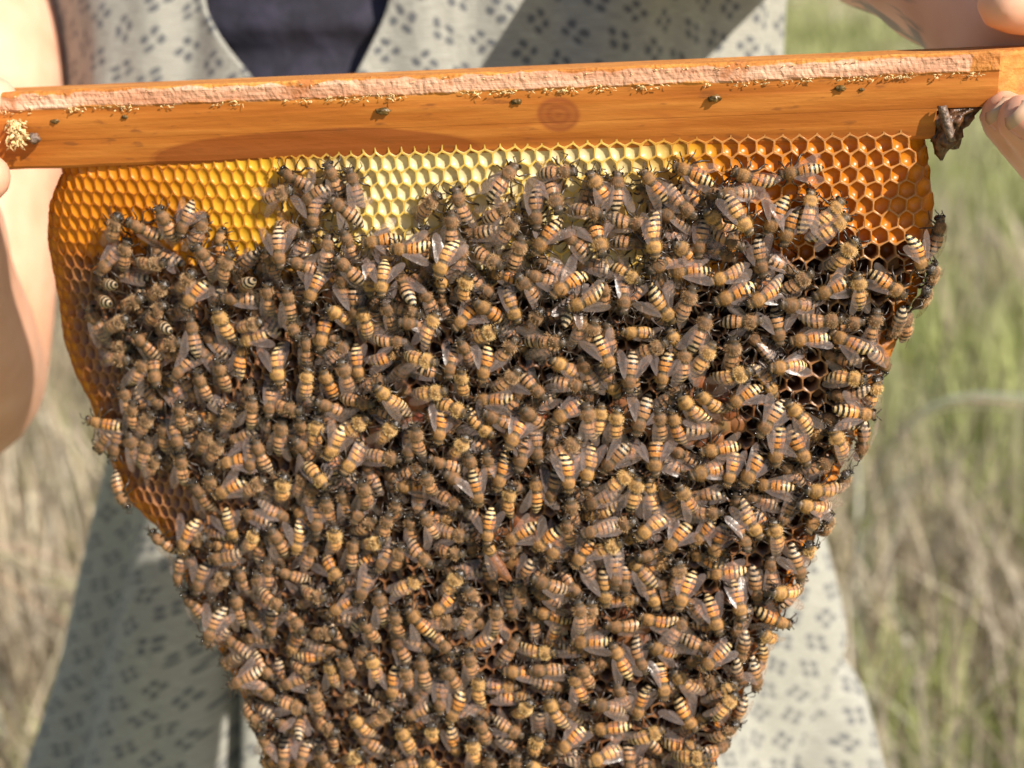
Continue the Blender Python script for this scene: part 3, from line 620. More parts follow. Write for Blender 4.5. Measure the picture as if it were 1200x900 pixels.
# ================================================================== BEE MATERIALS
def bee_body_mat(name, kind):
    m, n, l, bs = mat(name)
    uvn = N(n, 'ShaderNodeUVMap', uv_map='UVMap'); sp = N(n, 'ShaderNodeSeparateXYZ'); l.new(uvn.outputs[0], sp.inputs[0])
    tc = N(n, 'ShaderNodeTexCoord'); no = N(n, 'ShaderNodeTexNoise', i_Scale=1500.0, i_Detail=3.0); l.new(tc.outputs['Object'], no.inputs[0])
    oi = N(n, 'ShaderNodeObjectInfo')
    fuzz = {'d': (0.18, 0.088, 0.036), 'o': (0.29, 0.145, 0.048), 'g': (0.37, 0.195, 0.06)}[kind]
    fz2 = tuple(c * 1.25 for c in fuzz)
    org = {'d': (0.43, 0.215, 0.095), 'o': (0.62, 0.25, 0.06), 'g': (0.60, 0.30, 0.10)}[kind]
    tan = {'d': (0.52, 0.385, 0.24), 'o': (0.64, 0.45, 0.22), 'g': (0.70, 0.50, 0.25)}[kind]
    blk = (0.013, 0.011, 0.011); bk2 = {'d': (0.02, 0.018, 0.017), 'o': (0.035, 0.02, 0.012), 'g': (0.10, 0.06, 0.03)}[kind]
    X0, L = -6.6, 12.85
    def u(x): return (x - X0) / L
    st = [(0.0, blk), (u(-6.15), blk), (u(-6.05), tan), (u(-5.72), tan), (u(-5.62), blk), (u(-5.15), blk), (u(-5.05), tan), (u(-4.6), tan), (u(-4.5), blk), (u(-4.02), blk), (u(-3.92), tan), (u(-3.4), lerp3(tan, org, .5)), (u(-3.28), blk if kind != 'g' else bk2), (u(-2.85), bk2), (u(-2.72), org), (u(-2.05), org), (u(-1.95), bk2), (u(-1.68), bk2), (u(-1.55), org), (u(-0.75), org), (u(-0.45), (0.06, 0.04, 0.02)), (u(0.2), (0.10, 0.065, 0.03)), (u(0.7), fuzz), (u(1.6), fz2), (u(3.1), fuzz), (u(3.75), (0.05, 0.035, 0.02)), (u(4.2), lerp3(fuzz, (0.05, 0.04, 0.03), .55)), (u(4.9), (0.055, 0.042, 0.03)), (u(5.6), (0.05, 0.04, 0.03)), (1.0, (0.03, 0.02, 0.015))]
    wob_ = math_n(n, l, 'ADD', sp.outputs[0], math_n(n, l, 'MULTIPLY', math_n(n, l, 'SUBTRACT', no.outputs[0], 0.5), 0.032))
    r = ramp(n, st); l.new(wob_, r.inputs[0])
    # dark bare patch on the back of the thorax: v = 0.25 is the back
    dv = math_n(n, l, 'DIVIDE', math_n(n, l, 'SUBTRACT', sp.outputs[1], 0.25), 0.155)
    du = math_n(n, l, 'DIVIDE', math_n(n, l, 'SUBTRACT', sp.outputs[0], u(2.1)), 0.075)
    pr = math_n(n, l, 'SQRT', math_n(n, l, 'ADD', math_n(n, l, 'MULTIPLY', dv, dv), math_n(n, l, 'MULTIPLY', du, du)))
    pf = smooth_n(n, l, pr, 0.45, 1.05, {'d': 0.85, 'o': 0.6, 'g': 0.6}[kind], 0.0)
    c = mixc(n, l, pf, r.outputs[0], (0.085, 0.05, 0.022))
    # belly darker brown
    bl = smooth_n(n, l, math_n(n, l, 'ABSOLUTE', math_n(n, l, 'SUBTRACT', sp.outputs[1], 0.75)), 0.10, 0.20, 0.75, 0.0)
    c = mixc(n, l, bl, c, (0.11, 0.07, 0.035))
    hs = N(n, 'ShaderNodeHueSaturation'); l.new(c, hs.inputs['Color'])
    l.new(math_n(n, l, 'ADD', math_n(n, l, 'MULTIPLY', oi.outputs['Random'], 0.5), math_n(n, l, 'ADD', math_n(n, l, 'MULTIPLY', no.outputs[0], 0.9), 0.32)), hs.inputs['Value'])
    l.new(hs.outputs[0], bs.inputs['Base Color'])
    # shiny plates at the rear and the face, matt fur on the thorax
    rr = ramp(n, [(0.0, (0.32,) * 3), (u(-0.6), (0.36,) * 3), (u(0.3), (0.75,) * 3), (u(3.4), (0.7,) * 3), (u(4.2), (0.4,) * 3), (1.0, (0.25,) * 3)]); l.new(sp.outputs[0], rr.inputs[0])
    l.new(rr.outputs[0], bs.inputs['Roughness']); bs.inputs['Specular IOR Level'].default_value = 0.45
    bs.inputs['Sheen Weight'].default_value = 0.25; bs.inputs['Sheen Roughness'].default_value = 0.4; bs.inputs['Sheen Tint'].default_value = (0.9, 0.7, 0.4, 1)
    bump(n, l, no.outputs[0], 0.8, 0.00030, bs)
    return m
m_body = {k: bee_body_mat('bee_body_' + w, k) for k, w in (('d', 'dark'), ('o', 'orange'), ('g', 'sunlit_gold'))}  # the g set is mostly sunlight painted into the fur and bands
m_leg, n, l, bs = mat('bee_leg'); bs.inputs['Base Color'].default_value = (0.035, 0.022, 0.013, 1); bs.inputs['Roughness'].default_value = 0.35
m_eye, n, l, bs = mat('bee_eye'); bs.inputs['Base Color'].default_value = (0.012, 0.009, 0.008, 1); bs.inputs['Roughness'].default_value = 0.16
m_hair = {}
for k, w, c in (('d', 'dark', (0.44, 0.27, 0.13)), ('o', 'orange', (0.60, 0.38, 0.165)), ('g', 'sunlit_gold', (0.74, 0.49, 0.20))):  # the g hair colour carries painted sunlight too
    m_hair[k], n, l, bs = mat('bee_hair_' + w); bs.inputs['Base Color'].default_value = (*c, 1); bs.inputs['Roughness'].default_value = 0.6
m_wing, n, l, bs = mat('bee_wing')
uvn = N(n, 'ShaderNodeUVMap', uv_map='UVMap'); mp = N(n, 'ShaderNodeMapping'); mp.inputs['Scale'].default_value = (4.0, 3.2, 1); l.new(uvn.outputs[0], mp.inputs[0])
vo = N(n, 'ShaderNodeTexVoronoi', feature='DISTANCE_TO_EDGE', i_Scale=1.0); l.new(mp.outputs[0], vo.inputs['Vector'])
vein = smooth_n(n, l, vo.outputs[0], 0.02, 0.07, 1.0, 0.0)
bs.inputs['Base Color'].default_value = (0.40, 0.31, 0.28, 1); bs.inputs['Roughness'].default_value = 0.30; bs.inputs['Specular IOR Level'].default_value = 1.0
l.new(mixc(n, l, vein, (0.62, 0.51, 0.48), (0.18, 0.10, 0.06)), bs.inputs['Base Color'])
tp = N(n, 'ShaderNodeBsdfTransparent'); tp.inputs[0].default_value = (0.92, 0.86, 0.82, 1)
mx = N(n, 'ShaderNodeMixShader'); l.new(smooth_n(n, l, vein, 0, 1, 0.13, 0.46), mx.inputs[0]); l.new(tp.outputs[0], mx.inputs[1]); l.new(bs.outputs[0], mx.inputs[2])
l.new(mx.outputs[0], n['Material Output'].inputs[0])

# ================================================================== BEE MESH (millimetres, head towards +x, back +z, feet at z = 0)
PROF = [(-6.6, .05, .05, 2.35), (-6.4, .45, .4, 2.4), (-5.9, .98, .88, 2.55), (-5.2, 1.5, 1.35, 2.8), (-4.4, 1.92, 1.72, 3.05), (-3.5, 2.22, 1.98, 3.25), (-2.6, 2.34, 2.06, 3.35), (-1.7, 2.25, 1.98, 3.4), (-1.0, 2.05, 1.8, 3.35), (-.5, 1.8, 1.6, 3.3), (-.2, 1.62, 1.48, 3.3), (.1, 1.68, 1.55, 3.3), (.5, 1.88, 1.7, 3.35), (1.1, 2.06, 1.82, 3.38), (1.8, 2.1, 1.84, 3.35), (2.5, 2.0, 1.74, 3.28), (3.1, 1.76, 1.55, 3.15), (3.5, 1.5, 1.32, 3.0), (3.75, 1.38, 1.2, 2.9), (4.0, 1.55, 1.25, 2.85), (4.4, 1.82, 1.4, 2.75), (4.9, 1.86, 1.45, 2.62), (5.4, 1.55, 1.3, 2.45), (5.85, 1.0, .95, 2.3), (6.1, .55, .55, 2.2), (6.25, .06, .06, 2.15)]
PX = [p[0] for p in PROF]
def bee_mesh(name, kind, seed, lod=0, queen=False):
    rnd = random.Random(seed)
    seg = 14 if lod == 0 else 10
    xs = list(np.linspace(-6.6, -0.4, 34 if lod == 0 else 20)) + list(np.linspace(-0.3, 3.7, 15 if lod == 0 else 9)) + list(np.linspace(3.8, 6.25, 11 if lod == 0 else 7))
    bend = rnd.uniform(-0.22, 0.22); droop = rnd.uniform(-0.04, 0.14); hyaw = rnd.uniform(-0.35, 0.35); hpit = rnd.uniform(0.0, 0.6)
    V_, F_, UV_, MI = [], [], [], []
    qs = 1.35 if queen else 1.0
    def pose(p):
        x, y, z = p
        if x < -0.3:
            d = (-0.3 - x) * 1.28
            if queen: d *= qs
            x = -0.3 - d; y += bend * d * d * 0.16; z -= droop * d * d * 0.13
        elif x > 3.7:
            d = (x - 3.7) * 0.80; zz = z - 3.0
            c_, s_ = math.cos(-hpit), math.sin(-hpit); d, zz = d * c_ - zz * s_, d * s_ + zz * c_
            c_, s_ = math.cos(hyaw), math.sin(hyaw); x, y = 3.7 + d * c_ - y * s_, d * s_ + y * c_; z = zz + 3.0
        return Vector((x, y, z)) * 0.001
    cuts = [-5.9, -5.0, -4.0, -2.9, -1.7]
    for x in xs:
        hw = np.interp(x, PX, [p[1] for p in PROF]); hh = np.interp(x, PX, [p[2] for p in PROF]); zc = np.interp(x, PX, [p[3] for p in PROF])
        if x < -0.6:
            nxt = min([c for c in cuts if c >= x] + [-0.6]); prv = max([c for c in cuts if c < x] + [-6.6])
            f = 1 + 0.045 * (1 - (x - prv) / max(nxt - prv, 1e-3)) - 0.02     # overlapping plates
            hw *= f; hh *= f
        for s in range(seg):
            a = 2 * math.pi * s / seg
            y, z = math.cos(a) * hw * 0.94, math.sin(a) * hh * 0.96
            if z < 0 and x < -0.4: z *= 0.85
            V_.append(pose((x, y, zc + z))); UV_.append(((x + 6.6) / 12.85, s / seg))
    nr = len(xs)
    for i in range(nr - 1):
        for s in range(seg): F_.append((i * seg + s, i * seg + (s + 1) % seg, (i + 1) * seg + (s + 1) % seg, (i + 1) * seg + s)); MI.append(0)
    F_.append(tuple(range(seg))[::-1]); MI.append(0); F_.append(tuple(range((nr - 1) * seg, nr * seg))); MI.append(0)
    # fix the uv seam by doubling v past the seam is not needed: bands depend on u, the back and belly sit away from v = 0
    def tube(pts, radii, mi, sides=5):
        b = len(V_)
        for k, (p, r) in enumerate(zip(pts, radii)):
            p = Vector(p); d = (Vector(pts[min(k + 1, len(pts) - 1)]) - Vector(pts[max(k - 1, 0)])).normalized()
            s = d.cross(Vector((0.13, 0.2, 1))).normalized(); t = d.cross(s)
            for q in range(sides):
                a = 2 * math.pi * q / sides; V_.append((p + (s * math.cos(a) + t * math.sin(a)) * r) * 0.001); UV_.append((0.9, 0.5))
            if k:
                for q in range(sides): F_.append((b + (k - 1) * sides + q, b + (k - 1) * sides + (q + 1) % sides, b + k * sides + (q + 1) % sides, b + k * sides + q)); MI.append(mi)
    for sd in (-1, 1):
        j = lambda s=0.35: rnd.gauss(0, s)
        ls = 1.15 if not queen else 1.25
        tube([(2.6, sd * 1.0, 2.0), (3.5 + j(), sd * 2.5, 2.7 + j()), (4.5 + j(), sd * (3.1 + j()) * ls, 1.2), (5.1 + j(.5), sd * (3.3 + j()) * ls, .1)], (.30, .27, .2, .1), 1)
        tube([(1.6, sd * 1.2, 1.9), (1.4 + j(), sd * 3.1, 3.0 + j()), (.9 + j(.5), sd * (4.2 + j()) * ls, 1.2), (.5 + j(.6), sd * (4.8 + j()) * ls, .1)], (.32, .28, .22, .1), 1)
        tube([(.7, sd * 1.2, 1.9), (-.7 + j(), sd * 2.9, 3.0 + j()), (-2.2 + j(.5), sd * (3.6 + j()) * ls, 1.5), (-3.0 + j(.4), sd * (3.8 + j()) * ls, .7), (-3.8 + j(.5), sd * (4.0 + j()) * ls, .1)], (.34, .34, .42, .26, .1), 1)
        e = [pose(q) * 1000 for q in ((5.85, sd * .4, 3.1), (6.55, sd * 1.0, 3.5), (7.3, sd * 1.5, 3.2 + j(.3)), (8.2 + j(.3), sd * (2.0 + j(.5)), 2.7 + j(.5)))]
        tube(e, (.15, .15, .17, .14), 1, 4)
        # compound eye
        b = len(V_); ce = Vector((4.95, sd * 1.42, 2.95)); RU, RV = 8, 5
        for q in range(RV + 1):
            ph = math.pi * q / RV
            for s in range(RU):
                a = 2 * math.pi * s / RU
                V_.append(pose((ce.x + .78 * math.sin(ph) * math.cos(a), ce.y + .52 * math.sin(ph) * math.sin(a), ce.z + 1.05 * math.cos(ph)))); UV_.append((.9, .5))
        for q in range(RV):
            for s in range(RU): F_.append((b + q * RU + s, b + (q + 1) * RU + s, b + (q + 1) * RU + (s + 1) % RU, b + q * RU + (s + 1) % RU)); MI.append(2)
    # fur
    nh = (520 if lod == 0 else 120) if not queen else 60
    for q in range(nh):
        x = rnd.choice((rnd.uniform(.3, 3.5),) * 5 + (rnd.uniform(3.9, 5.2), rnd.uniform(-1.6, -.5)))
        a = rnd.uniform(-0.5, math.pi + 0.5)
        if 1.2 < x < 2.9 and abs(a - math.pi / 2) < 0.7: a += rnd.choice((-0.8, 0.8))
        hw = np.interp(x, PX, [p[1] for p in PROF]); hh = np.interp(x, PX, [p[2] for p in PROF]); zc = np.interp(x, PX, [p[3] for p in PROF])
        nrm = Vector((rnd.gauss(-.2, .4), math.cos(a), math.sin(a))).normalized(); p = Vector((x, math.cos(a) * hw, zc + math.sin(a) * hh))
        s = nrm.cross(Vector((1, .3, .2))).normalized() * (0.033 if lod == 0 else 0.06); tip = p + nrm * rnd.uniform(.4, 1.0) * (0.6 if x > 2.9 else 1.0)
        b = len(V_); V_ += [pose(p - s), pose(p + s), pose(tip)]; UV_ += [(.9, .5)] * 3; F_.append((b, b + 1, b + 2)); MI.append(3)
    return mesh(name, V_, F_, [m_body[kind], m_leg, m_eye, m_hair[kind]], midx=MI, uvs=UV_)
def wing_mesh(side):
    fore = [(0, 0), (-.8, .42), (-2.5, .70), (-5, .85), (-7.4, .78), (-8.7, .45), (-9.3, -.1), (-9.3, -.7), (-8.6, -1.45), (-7.2, -2.0), (-5.4, -2.05), (-3.6, -1.5), (-1.8, -.85), (-.5, -.35)]
    hind = [(-.5, -.3), (-2.0, -.5), (-4.2, -.9), (-6.0, -1.3), (-6.6, -1.8), (-6.1, -2.35), (-4.8, -2.45), (-3.0, -1.9), (-1.3, -1.0)]
    V_, F_, UV_ = [], [], []
    for pts, zo in ((fore, 0.0), (hind, -0.12)):
        b = len(V_); cx = sum(p[0] for p in pts) / len(pts); cy = sum(p[1] for p in pts) / len(pts)
        ring2 = [((p[0] + cx) / 2, (p[1] + cy) / 2) for p in pts]
        def z(x, y): return zo + 0.10 * math.sin(x * 0.9) + 0.16 * math.sin(y * 1.8 + x * 0.3) - 0.012 * x * x * 0.6
        for (x, y) in pts + ring2 + [(cx, cy)]:
            V_.append(Vector((x, y * side, z(x, y))) * 0.001); UV_.append((-x / 9.3 + zo, y / 4 + .7))
        k = len(pts)
        for i in range(k): F_.append((b + i, b + (i + 1) % k, b + k + (i + 1) % k, b + k + i)); F_.append((b + k + i, b + k + (i + 1) % k, b + 2 * k))
    return mesh('wing', V_, F_, [m_wing], uvs=UV_)
WING = {s: wing_mesh(s) for s in (1, -1)}
BODY = {k: [bee_mesh('bee_body', k, 10 * i + ord(k)) for i in range(6)] for k in 'dog'}
BODY_LO = {k: [bee_mesh('bee_body_far', k, 500 + 10 * i + ord(k), lod=1) for i in range(3)] for k in 'dog'}
def wing_mat(side, w, rnd):
    yaw = {'f': rad(rnd.uniform(2, 10)), 'h': rad(rnd.uniform(9, 24)), 's': rad(rnd.uniform(15, 44))}[w]
    # wing points backwards (-x); positive side is +y, so open outwards
    rot = Matrix.Rotation(-side * yaw, 4, 'Z') @ Matrix.Rotation(rad(rnd.uniform(-3, 7)) * 1.0, 4, 'Y') @ Matrix.Rotation(side * rad(rnd.uniform(-6, 16)), 4, 'X')
    return Matrix.Translation((0.0013, side * 0.00145, 0.00500 + (0.00012 if side > 0 else 0))) @ rot

# ------------------------------------------------------------------ placing
BS = 1.23
def frame_at(u, v, heading, lift, pitch=0, roll=0, base=None, size=1.0):
    w = surf(u, v); nrm = surf_n(u, v, 0.003) if base is None else base[1]
    p = Vector((u, v, w)) if base is None else Vector(base[0])
    h = Vector((heading[0], heading[1], 0)); h = (h - nrm * h.dot(nrm)).normalized(); s = nrm.cross(h)
    R_ = Matrix((h, s, nrm)).transposed().to_4x4()
    R_ = R_ @ Matrix.Rotation(-pitch, 4, 'Y') @ Matrix.Rotation(roll, 4, 'X')
    m_ = R_ @ Matrix.Scale(BS * size, 4); m_.translation = p + nrm * lift + h * 0.0008
    return m_
SPH = [(Vector((4.6, 0, 2.7)) * .001, .0015), (Vector((1.8, 0, 3.4)) * .001, .0019), (Vector((-1.9, 0, 3.3)) * .001, .0021), (Vector((-5.3, 0, 2.9)) * .001, .0017)]
placed = []; grid = {}
def spheres(m_): return [(m_ @ c, r * BS) for c, r in SPH]
def key(p): return (int(math.floor(p.x / .012)), int(math.floor(p.y / .012)))
def overlap(m_):
    worst = 0
    for c, r in spheres(m_):
        kx, ky = key(c)
        for dx in (-1, 0, 1):
            for dy in (-1, 0, 1):
                for q, r2 in grid.get((kx + dx, ky + dy), ()):
                    d = (c - q).length; worst = max(worst, 1 - d / (r + r2))
    return worst
def commit(m_):
    for c, r in spheres(m_): grid.setdefault(key(c), []).append((c, r))
rb = random.Random(21)
def bar_surface(px, py):        # a point on the sloping wedge
    w = 0.013
    for _ in range(5):
        u, v = uv_at(px, py, w); w = float(np.interp(v, [-HW, -HB], [0.0108, 0.0164]))
    nrm = Vector((0, -0.27, 0.96)).normalized()
    return (u, v, w), nrm
jobs = []
for m_ in marks:
    hx, hy, tx, ty, fl = m_
    wsp, kind, end = fl[0], fl[1], 'e' in fl
    cx, cy = (hx + tx) / 2, (hy + ty) / 2
    prio = (0 if kind == 'd' and wsp == 'f' else 1 if kind == 'd' else 2) + rb.random() * 0.8
    jobs.append((prio, hx, hy, tx, ty, wsp, kind, end, cx, cy))
jobs.sort(key=lambda j: j[0])
bees = []           # (matrix local to comb, kind, wing, px, py, heading, visible weight)
# the queen first
hx, hy, tx, ty = QUEEN
u, v, w = pix_surf((hx + tx) / 2, (hy + ty) / 2); u2, v2, _ = pix_surf(hx, hy)
queen_m = frame_at(u, v, (u2 - u, v2 - v), 0.0035)
commit(queen_m); 
qt = queen_m.copy(); qt.translation = queen_m.translation - queen_m.to_3x3() @ Vector((0.004, 0, 0)); commit(qt)
for prio, hx, hy, tx, ty, wsp, kind, end, cx, cy in jobs:
    L = math.hypot(hx - tx, hy - ty)
    on_bar = cy < 212 - 0.037 * cx + 6 and cx < 470
    if on_bar:
        base = bar_surface(cx, cy + 4); u, v = base[0][0], base[0][1]
        a_, b_, _ = uv_at(hx, hy, base[0][2]) + (0,); hd = (a_ - u, b_ - v)
    else:
        base = None
        u, v, w = pix_surf(cx, cy); e = edge_dist(u, v)
        tries = 0
        while e < 0.0015 and tries < 20:
            cx += (560 - cx) * 0.01; cy += (420 - cy) * 0.004; u, v, w = pix_surf(cx, cy); e = edge_dist(u, v); tries += 1
        a_, b_, c_ = pix_surf(hx, hy); a2, b2, c2 = pix_surf(tx, ty); hd = (a_ - a2, b_ - b2)
    exp = 12.85e-3 * BS / 0.485 * FPX
    ratio = min(1.0, L / exp)
    pit = math.acos(max(ratio, 0.35)) * 0.35 if ratio < 0.86 else 0
    if end: pit = -rad(48)
    pit += rb.gauss(0, 0.12)
    lift = 0.0
    best = None; size_ = rb.uniform(0.92, 1.07); roll_ = rb.gauss(0, 0.2)
    crowd = in_poly(cx, cy, CROWD)
    for k in range(0, 13 if crowd else 4):
        lift = k * 0.0008 + abs(math.sin(pit)) * 0.0032 - (0.0012 if base is None and edge_dist(u, v) < 0.005 else 0)
        m_ = frame_at(u, v, hd, lift, pit, roll_, base, size_)
        ov = overlap(m_)
        if best is None or ov < best[0] - 0.03: best = (ov, m_)
        if ov < 0.22: break
    m_ = best[1]; commit(m_)
    bees.append([m_, kind, wsp, cx, cy, (hx - tx, hy - ty), L * (1.3 if prio >= 2 else 1.0), on_bar])
# fill the gaps of the crowd with bees lower down
fills = []
for _ in range(9000):
    px, py = rb.uniform(105, 1090), rb.uniform(205, 930)
    if not in_poly(px, py, CROWD): continue
    if any((px - a) ** 2 + (py - b) ** 2 < r * r for a, b, r in HOLES) or px < 150 or (px > 915 and py < 340): continue
    u, v, w = pix_surf(px, py); a = rb.uniform(0, 6.283)
    if edge_dist(u, v) < 0.001: continue
    for lift in (-0.0022,):
        m_ = frame_at(u, v, (math.cos(a), math.sin(a)), lift, rb.gauss(0, .15), rb.gauss(0, .3))
        if overlap(m_) < 0.10:
            commit(m_); fills.append((m_, rb.choice('ddddddo') if px < 700 else rb.choice('ddddog'), rb.choice('fff'))); break  # mostly dark kinds, so colour deepens the shade low in the crowd

# ------------------------------------------------------------------ individuals
KW = {'d': 'dark banded', 'o': 'orange banded', 'g': 'sunlit-gold tinted'}
WWD = {'f': 'folded wings', 'h': 'parted wings', 's': 'spread wings'}
NUM = 'no one two three four five six seven eight nine ten eleven twelve thirteen fourteen fifteen sixteen seventeen eighteen nineteen twenty'.split()
LAND = [(165, "the grain tip"), (270, "the grain middle"), (375, 'the bar bees'), (449, 'the green bead'), (560, "the grain end"), (655, "the knot"), (745, "the plain stretch"), (837, 'the small bead'), (985, "the last bead"), (1085, 'the propolis lump')]
LAND = [(uv_at(x, 160, 0.012)[0], t) for x, t in LAND]
def where(px, py, on_bar):
    if on_bar: return 'standing on the wooden bar'
    u, v, _ = pix_surf(px, py)
    k = int(round((-HW - v) / 0.0176)); t = min(LAND, key=lambda q: abs(q[0] - u))[1]
    return 'just under ' + t if k < 1 else '%s bee length%s under %s' % (NUM[min(k, 20)], '' if k == 1 else 's', t)
def facing(d):
    a = math.degrees(math.atan2(-d[1], d[0]))
    if 45 <= a < 135: return 'head up'
    if -135 <= a < -45: return 'head down'
    return 'facing tattooed arm' if -45 <= a < 45 else 'facing bare arm'
order = sorted(range(len(bees)), key=lambda i: -bees[i][6])
indiv = set(order[:299])
seen = {}
rw = random.Random(77)
def add_bee(m_, me, wsp, label, rnd):
    b = obj('honey_bee', me); b.matrix_world = M @ m_
    tag(b, label, 'bee', 'honey bees on the comb')
    for s in (1, -1):
        w_ = obj('wing', WING[s], b); w_.matrix_local = wing_mat(s, wsp, rnd)
    return b
inst = []      # the rest, joined
for i, (m_, kind, wsp, px, py, hd, vis, on_bar) in enumerate(bees):
    if i in indiv:
        lab = '%s bee, %s, %s, %s' % (KW[kind], WWD[wsp], facing(hd), where(px, py, on_bar))
        b = add_bee(m_, rw.choice(BODY[kind]), wsp, lab, rw); b['group'] = 'honey bees on the comb'
    else: inst.append((m_, kind, wsp))
inst += fills
qme = bee_mesh('queen_body', 'g', 4, queen=True)
m_queen = simple_mat('queen_abdomen', (0.20, 0.080, 0.035), 0.4, 900, 0.3, 0.0001)
me = qme
qb = obj('queen_bee', qme); qb.matrix_world = M @ queen_m
for p in qme.polygons: 
    pass
qme.materials.append(m_queen)
for p in qme.polygons:
    if p.material_index == 0 and p.center.x < -0.0004: p.material_index = 4
tag(qb, 'larger queen bee with long plain reddish-brown abdomen among the banded workers', 'bee')
for s in (1, -1):
    w_ = obj('wing', WING[s], qb); w_.matrix_local = wing_mat(s, 'f', rw)

# ------------------------------------------------------------------ the rest of the crowd as one object
def arrays(me):
    nv = len(me.vertices); co = np.empty(nv * 3, np.float32); me.vertices.foreach_get('co', co)
    nl = len(me.loops); li = np.empty(nl, np.int32); me.loops.foreach_get('vertex_index', li)
    npol = len(me.polygons); ls = np.empty(npol, np.int32); me.polygons.foreach_get('loop_start', ls)
    lt = np.empty(npol, np.int32); me.polygons.foreach_get('loop_total', lt)
    mi = np.empty(npol, np.int32); me.polygons.foreach_get('material_index', mi)
    uv = np.empty(nl * 2, np.float32); me.uv_layers[0].data.foreach_get('uv', uv)
    return co.reshape(-1, 3), li, ls, lt, mi, uv.reshape(-1, 2)
CO, LI, LS, LT, MI_, UVs = [], [], [], [], [], []; vo_ = lo_ = 0
cache = {}
MOFF = {'d': 0, 'o': 4, 'g': 8}
for m_, kind, wsp in inst:
    parts = [(rw.choice(BODY_LO[kind]), m_, MOFF[kind])] + [(WING[s], m_ @ wing_mat(s, wsp, rw), 12) for s in (1, -1)]
    for me, mm, mo in parts:
        if me.name not in cache: cache[me.name] = arrays(me)
        co, li, ls, lt, mi, uv = cache[me.name]
        A = np.array(mm); CO.append(co @ A[:3, :3].T + A[:3, 3]); LI.append(li + vo_); LS.append(ls + lo_); LT.append(lt); MI_.append(mi + mo); UVs.append(uv)
        vo_ += len(co); lo_ += len(li)
CO = np.concatenate(CO).astype(np.float32); LI = np.concatenate(LI); LS = np.concatenate(LS); LT = np.concatenate(LT); MI_ = np.concatenate(MI_); UVs = np.concatenate(UVs)
cm = bpy.data.meshes.new('bee_crowd'); cm.vertices.add(len(CO)); cm.vertices.foreach_set('co', CO.ravel())
cm.loops.add(len(LI)); cm.loops.foreach_set('vertex_index', LI); cm.polygons.add(len(LS)); cm.polygons.foreach_set('loop_start', LS)
for k in 'dog':
    for q in (m_body[k], m_leg, m_eye, m_hair[k]): cm.materials.append(q)
cm.materials.append(m_wing)
cm.polygons.foreach_set('material_index', MI_); cm.polygons.foreach_set('use_smooth', np.ones(len(LS), bool))
lay = cm.uv_layers.new(name='UVMap'); lay.data.foreach_set('uv', UVs.ravel()); cm.update(calc_edges=True); cm.validate()
crowd = obj('bee_crowd', cm); crowd.matrix_world = M
tag(crowd, 'dense underlayer of honey bees packed between the larger ones on the comb', 'bees', kind='stuff')

# ================================================================== PERSON
m_skin, n, l, bs = mat('skin')
tc = N(n, 'ShaderNodeTexCoord'); no = N(n, 'ShaderNodeTexNoise', i_Scale=40.0, i_Detail=6.0); l.new(tc.outputs['Object'], no.inputs[0])
r = ramp(n, [(0.3, (0.64, 0.33, 0.21)), (0.55, (0.73, 0.41, 0.28)), (0.75, (0.78, 0.47, 0.34))]); l.new(no.outputs[0], r.inputs[0])
# tattoo strands along the forearm
T0, T1 = arm_at(1060, -100, 0.60) - Vector((-0.05, 0.76, 0)), arm_at(1155, -12, 0.55) - Vector((-0.05, 0.76, 0)); ax = (T1 - T0).normalized(); TL = (T1 - T0).length
side = ax.cross(c_fwd).normalized(); dep = ax.cross(side)
def dotn(vec):
    d = N(n, 'ShaderNodeVectorMath', operation='DOT_PRODUCT'); s_ = N(n, 'ShaderNodeVectorMath', operation='SUBTRACT')
    l.new(tc.outputs['Object'], s_.inputs[0]); s_.inputs[1].default_value = T0; l.new(s_.outputs[0], d.inputs[0]); d.inputs[1].default_value = vec
    return d.outputs['Value']
a_ = dotn(ax); s_ = dotn(side); dd = dotn(dep)
cb = N(n, 'ShaderNodeCombineXYZ'); l.new(math_n(n, l, 'MULTIPLY', a_, 22.0), cb.inputs[0]); l.new(math_n(n, l, 'MULTIPLY', s_, 130.0), cb.inputs[1]); l.new(math_n(n, l, 'MULTIPLY', dd, 60.0), cb.inputs[2])
tn = N(n, 'ShaderNodeTexNoise', i_Scale=1.0, i_Detail=3.0, i_Distortion=0.8); l.new(cb.outputs[0], tn.inputs[0])
tm = smooth_n(n, l, tn.outputs[0], 0.46, 0.54)
tm = math_n(n, l, 'MULTIPLY', tm, smooth_n(n, l, a_, TL * 1.12, TL * 1.25, 1.0, 0.0)); tm = math_n(n, l, 'MULTIPLY', tm, smooth_n(n, l, a_, -0.10, -0.06))
tm = math_n(n, l, 'MULTIPLY', tm, smooth_n(n, l, math_n(n, l, 'ABSOLUTE', s_), 0.05, 0.06, 0.8, 0.0))
l.new(mixc(n, l, tm, r.outputs[0], (0.13, 0.13, 0.12)), bs.inputs['Base Color'])
bs.inputs['Roughness'].default_value = 0.5; bs.inputs['Subsurface Weight'].default_value = 0.25; bs.inputs['Subsurface Scale'].default_value = 0.006; bs.inputs['Subsurface Radius'].default_value = (1, 0.35, 0.2)
bump(n, l, no.outputs[0], 0.15, 0.001, bs)

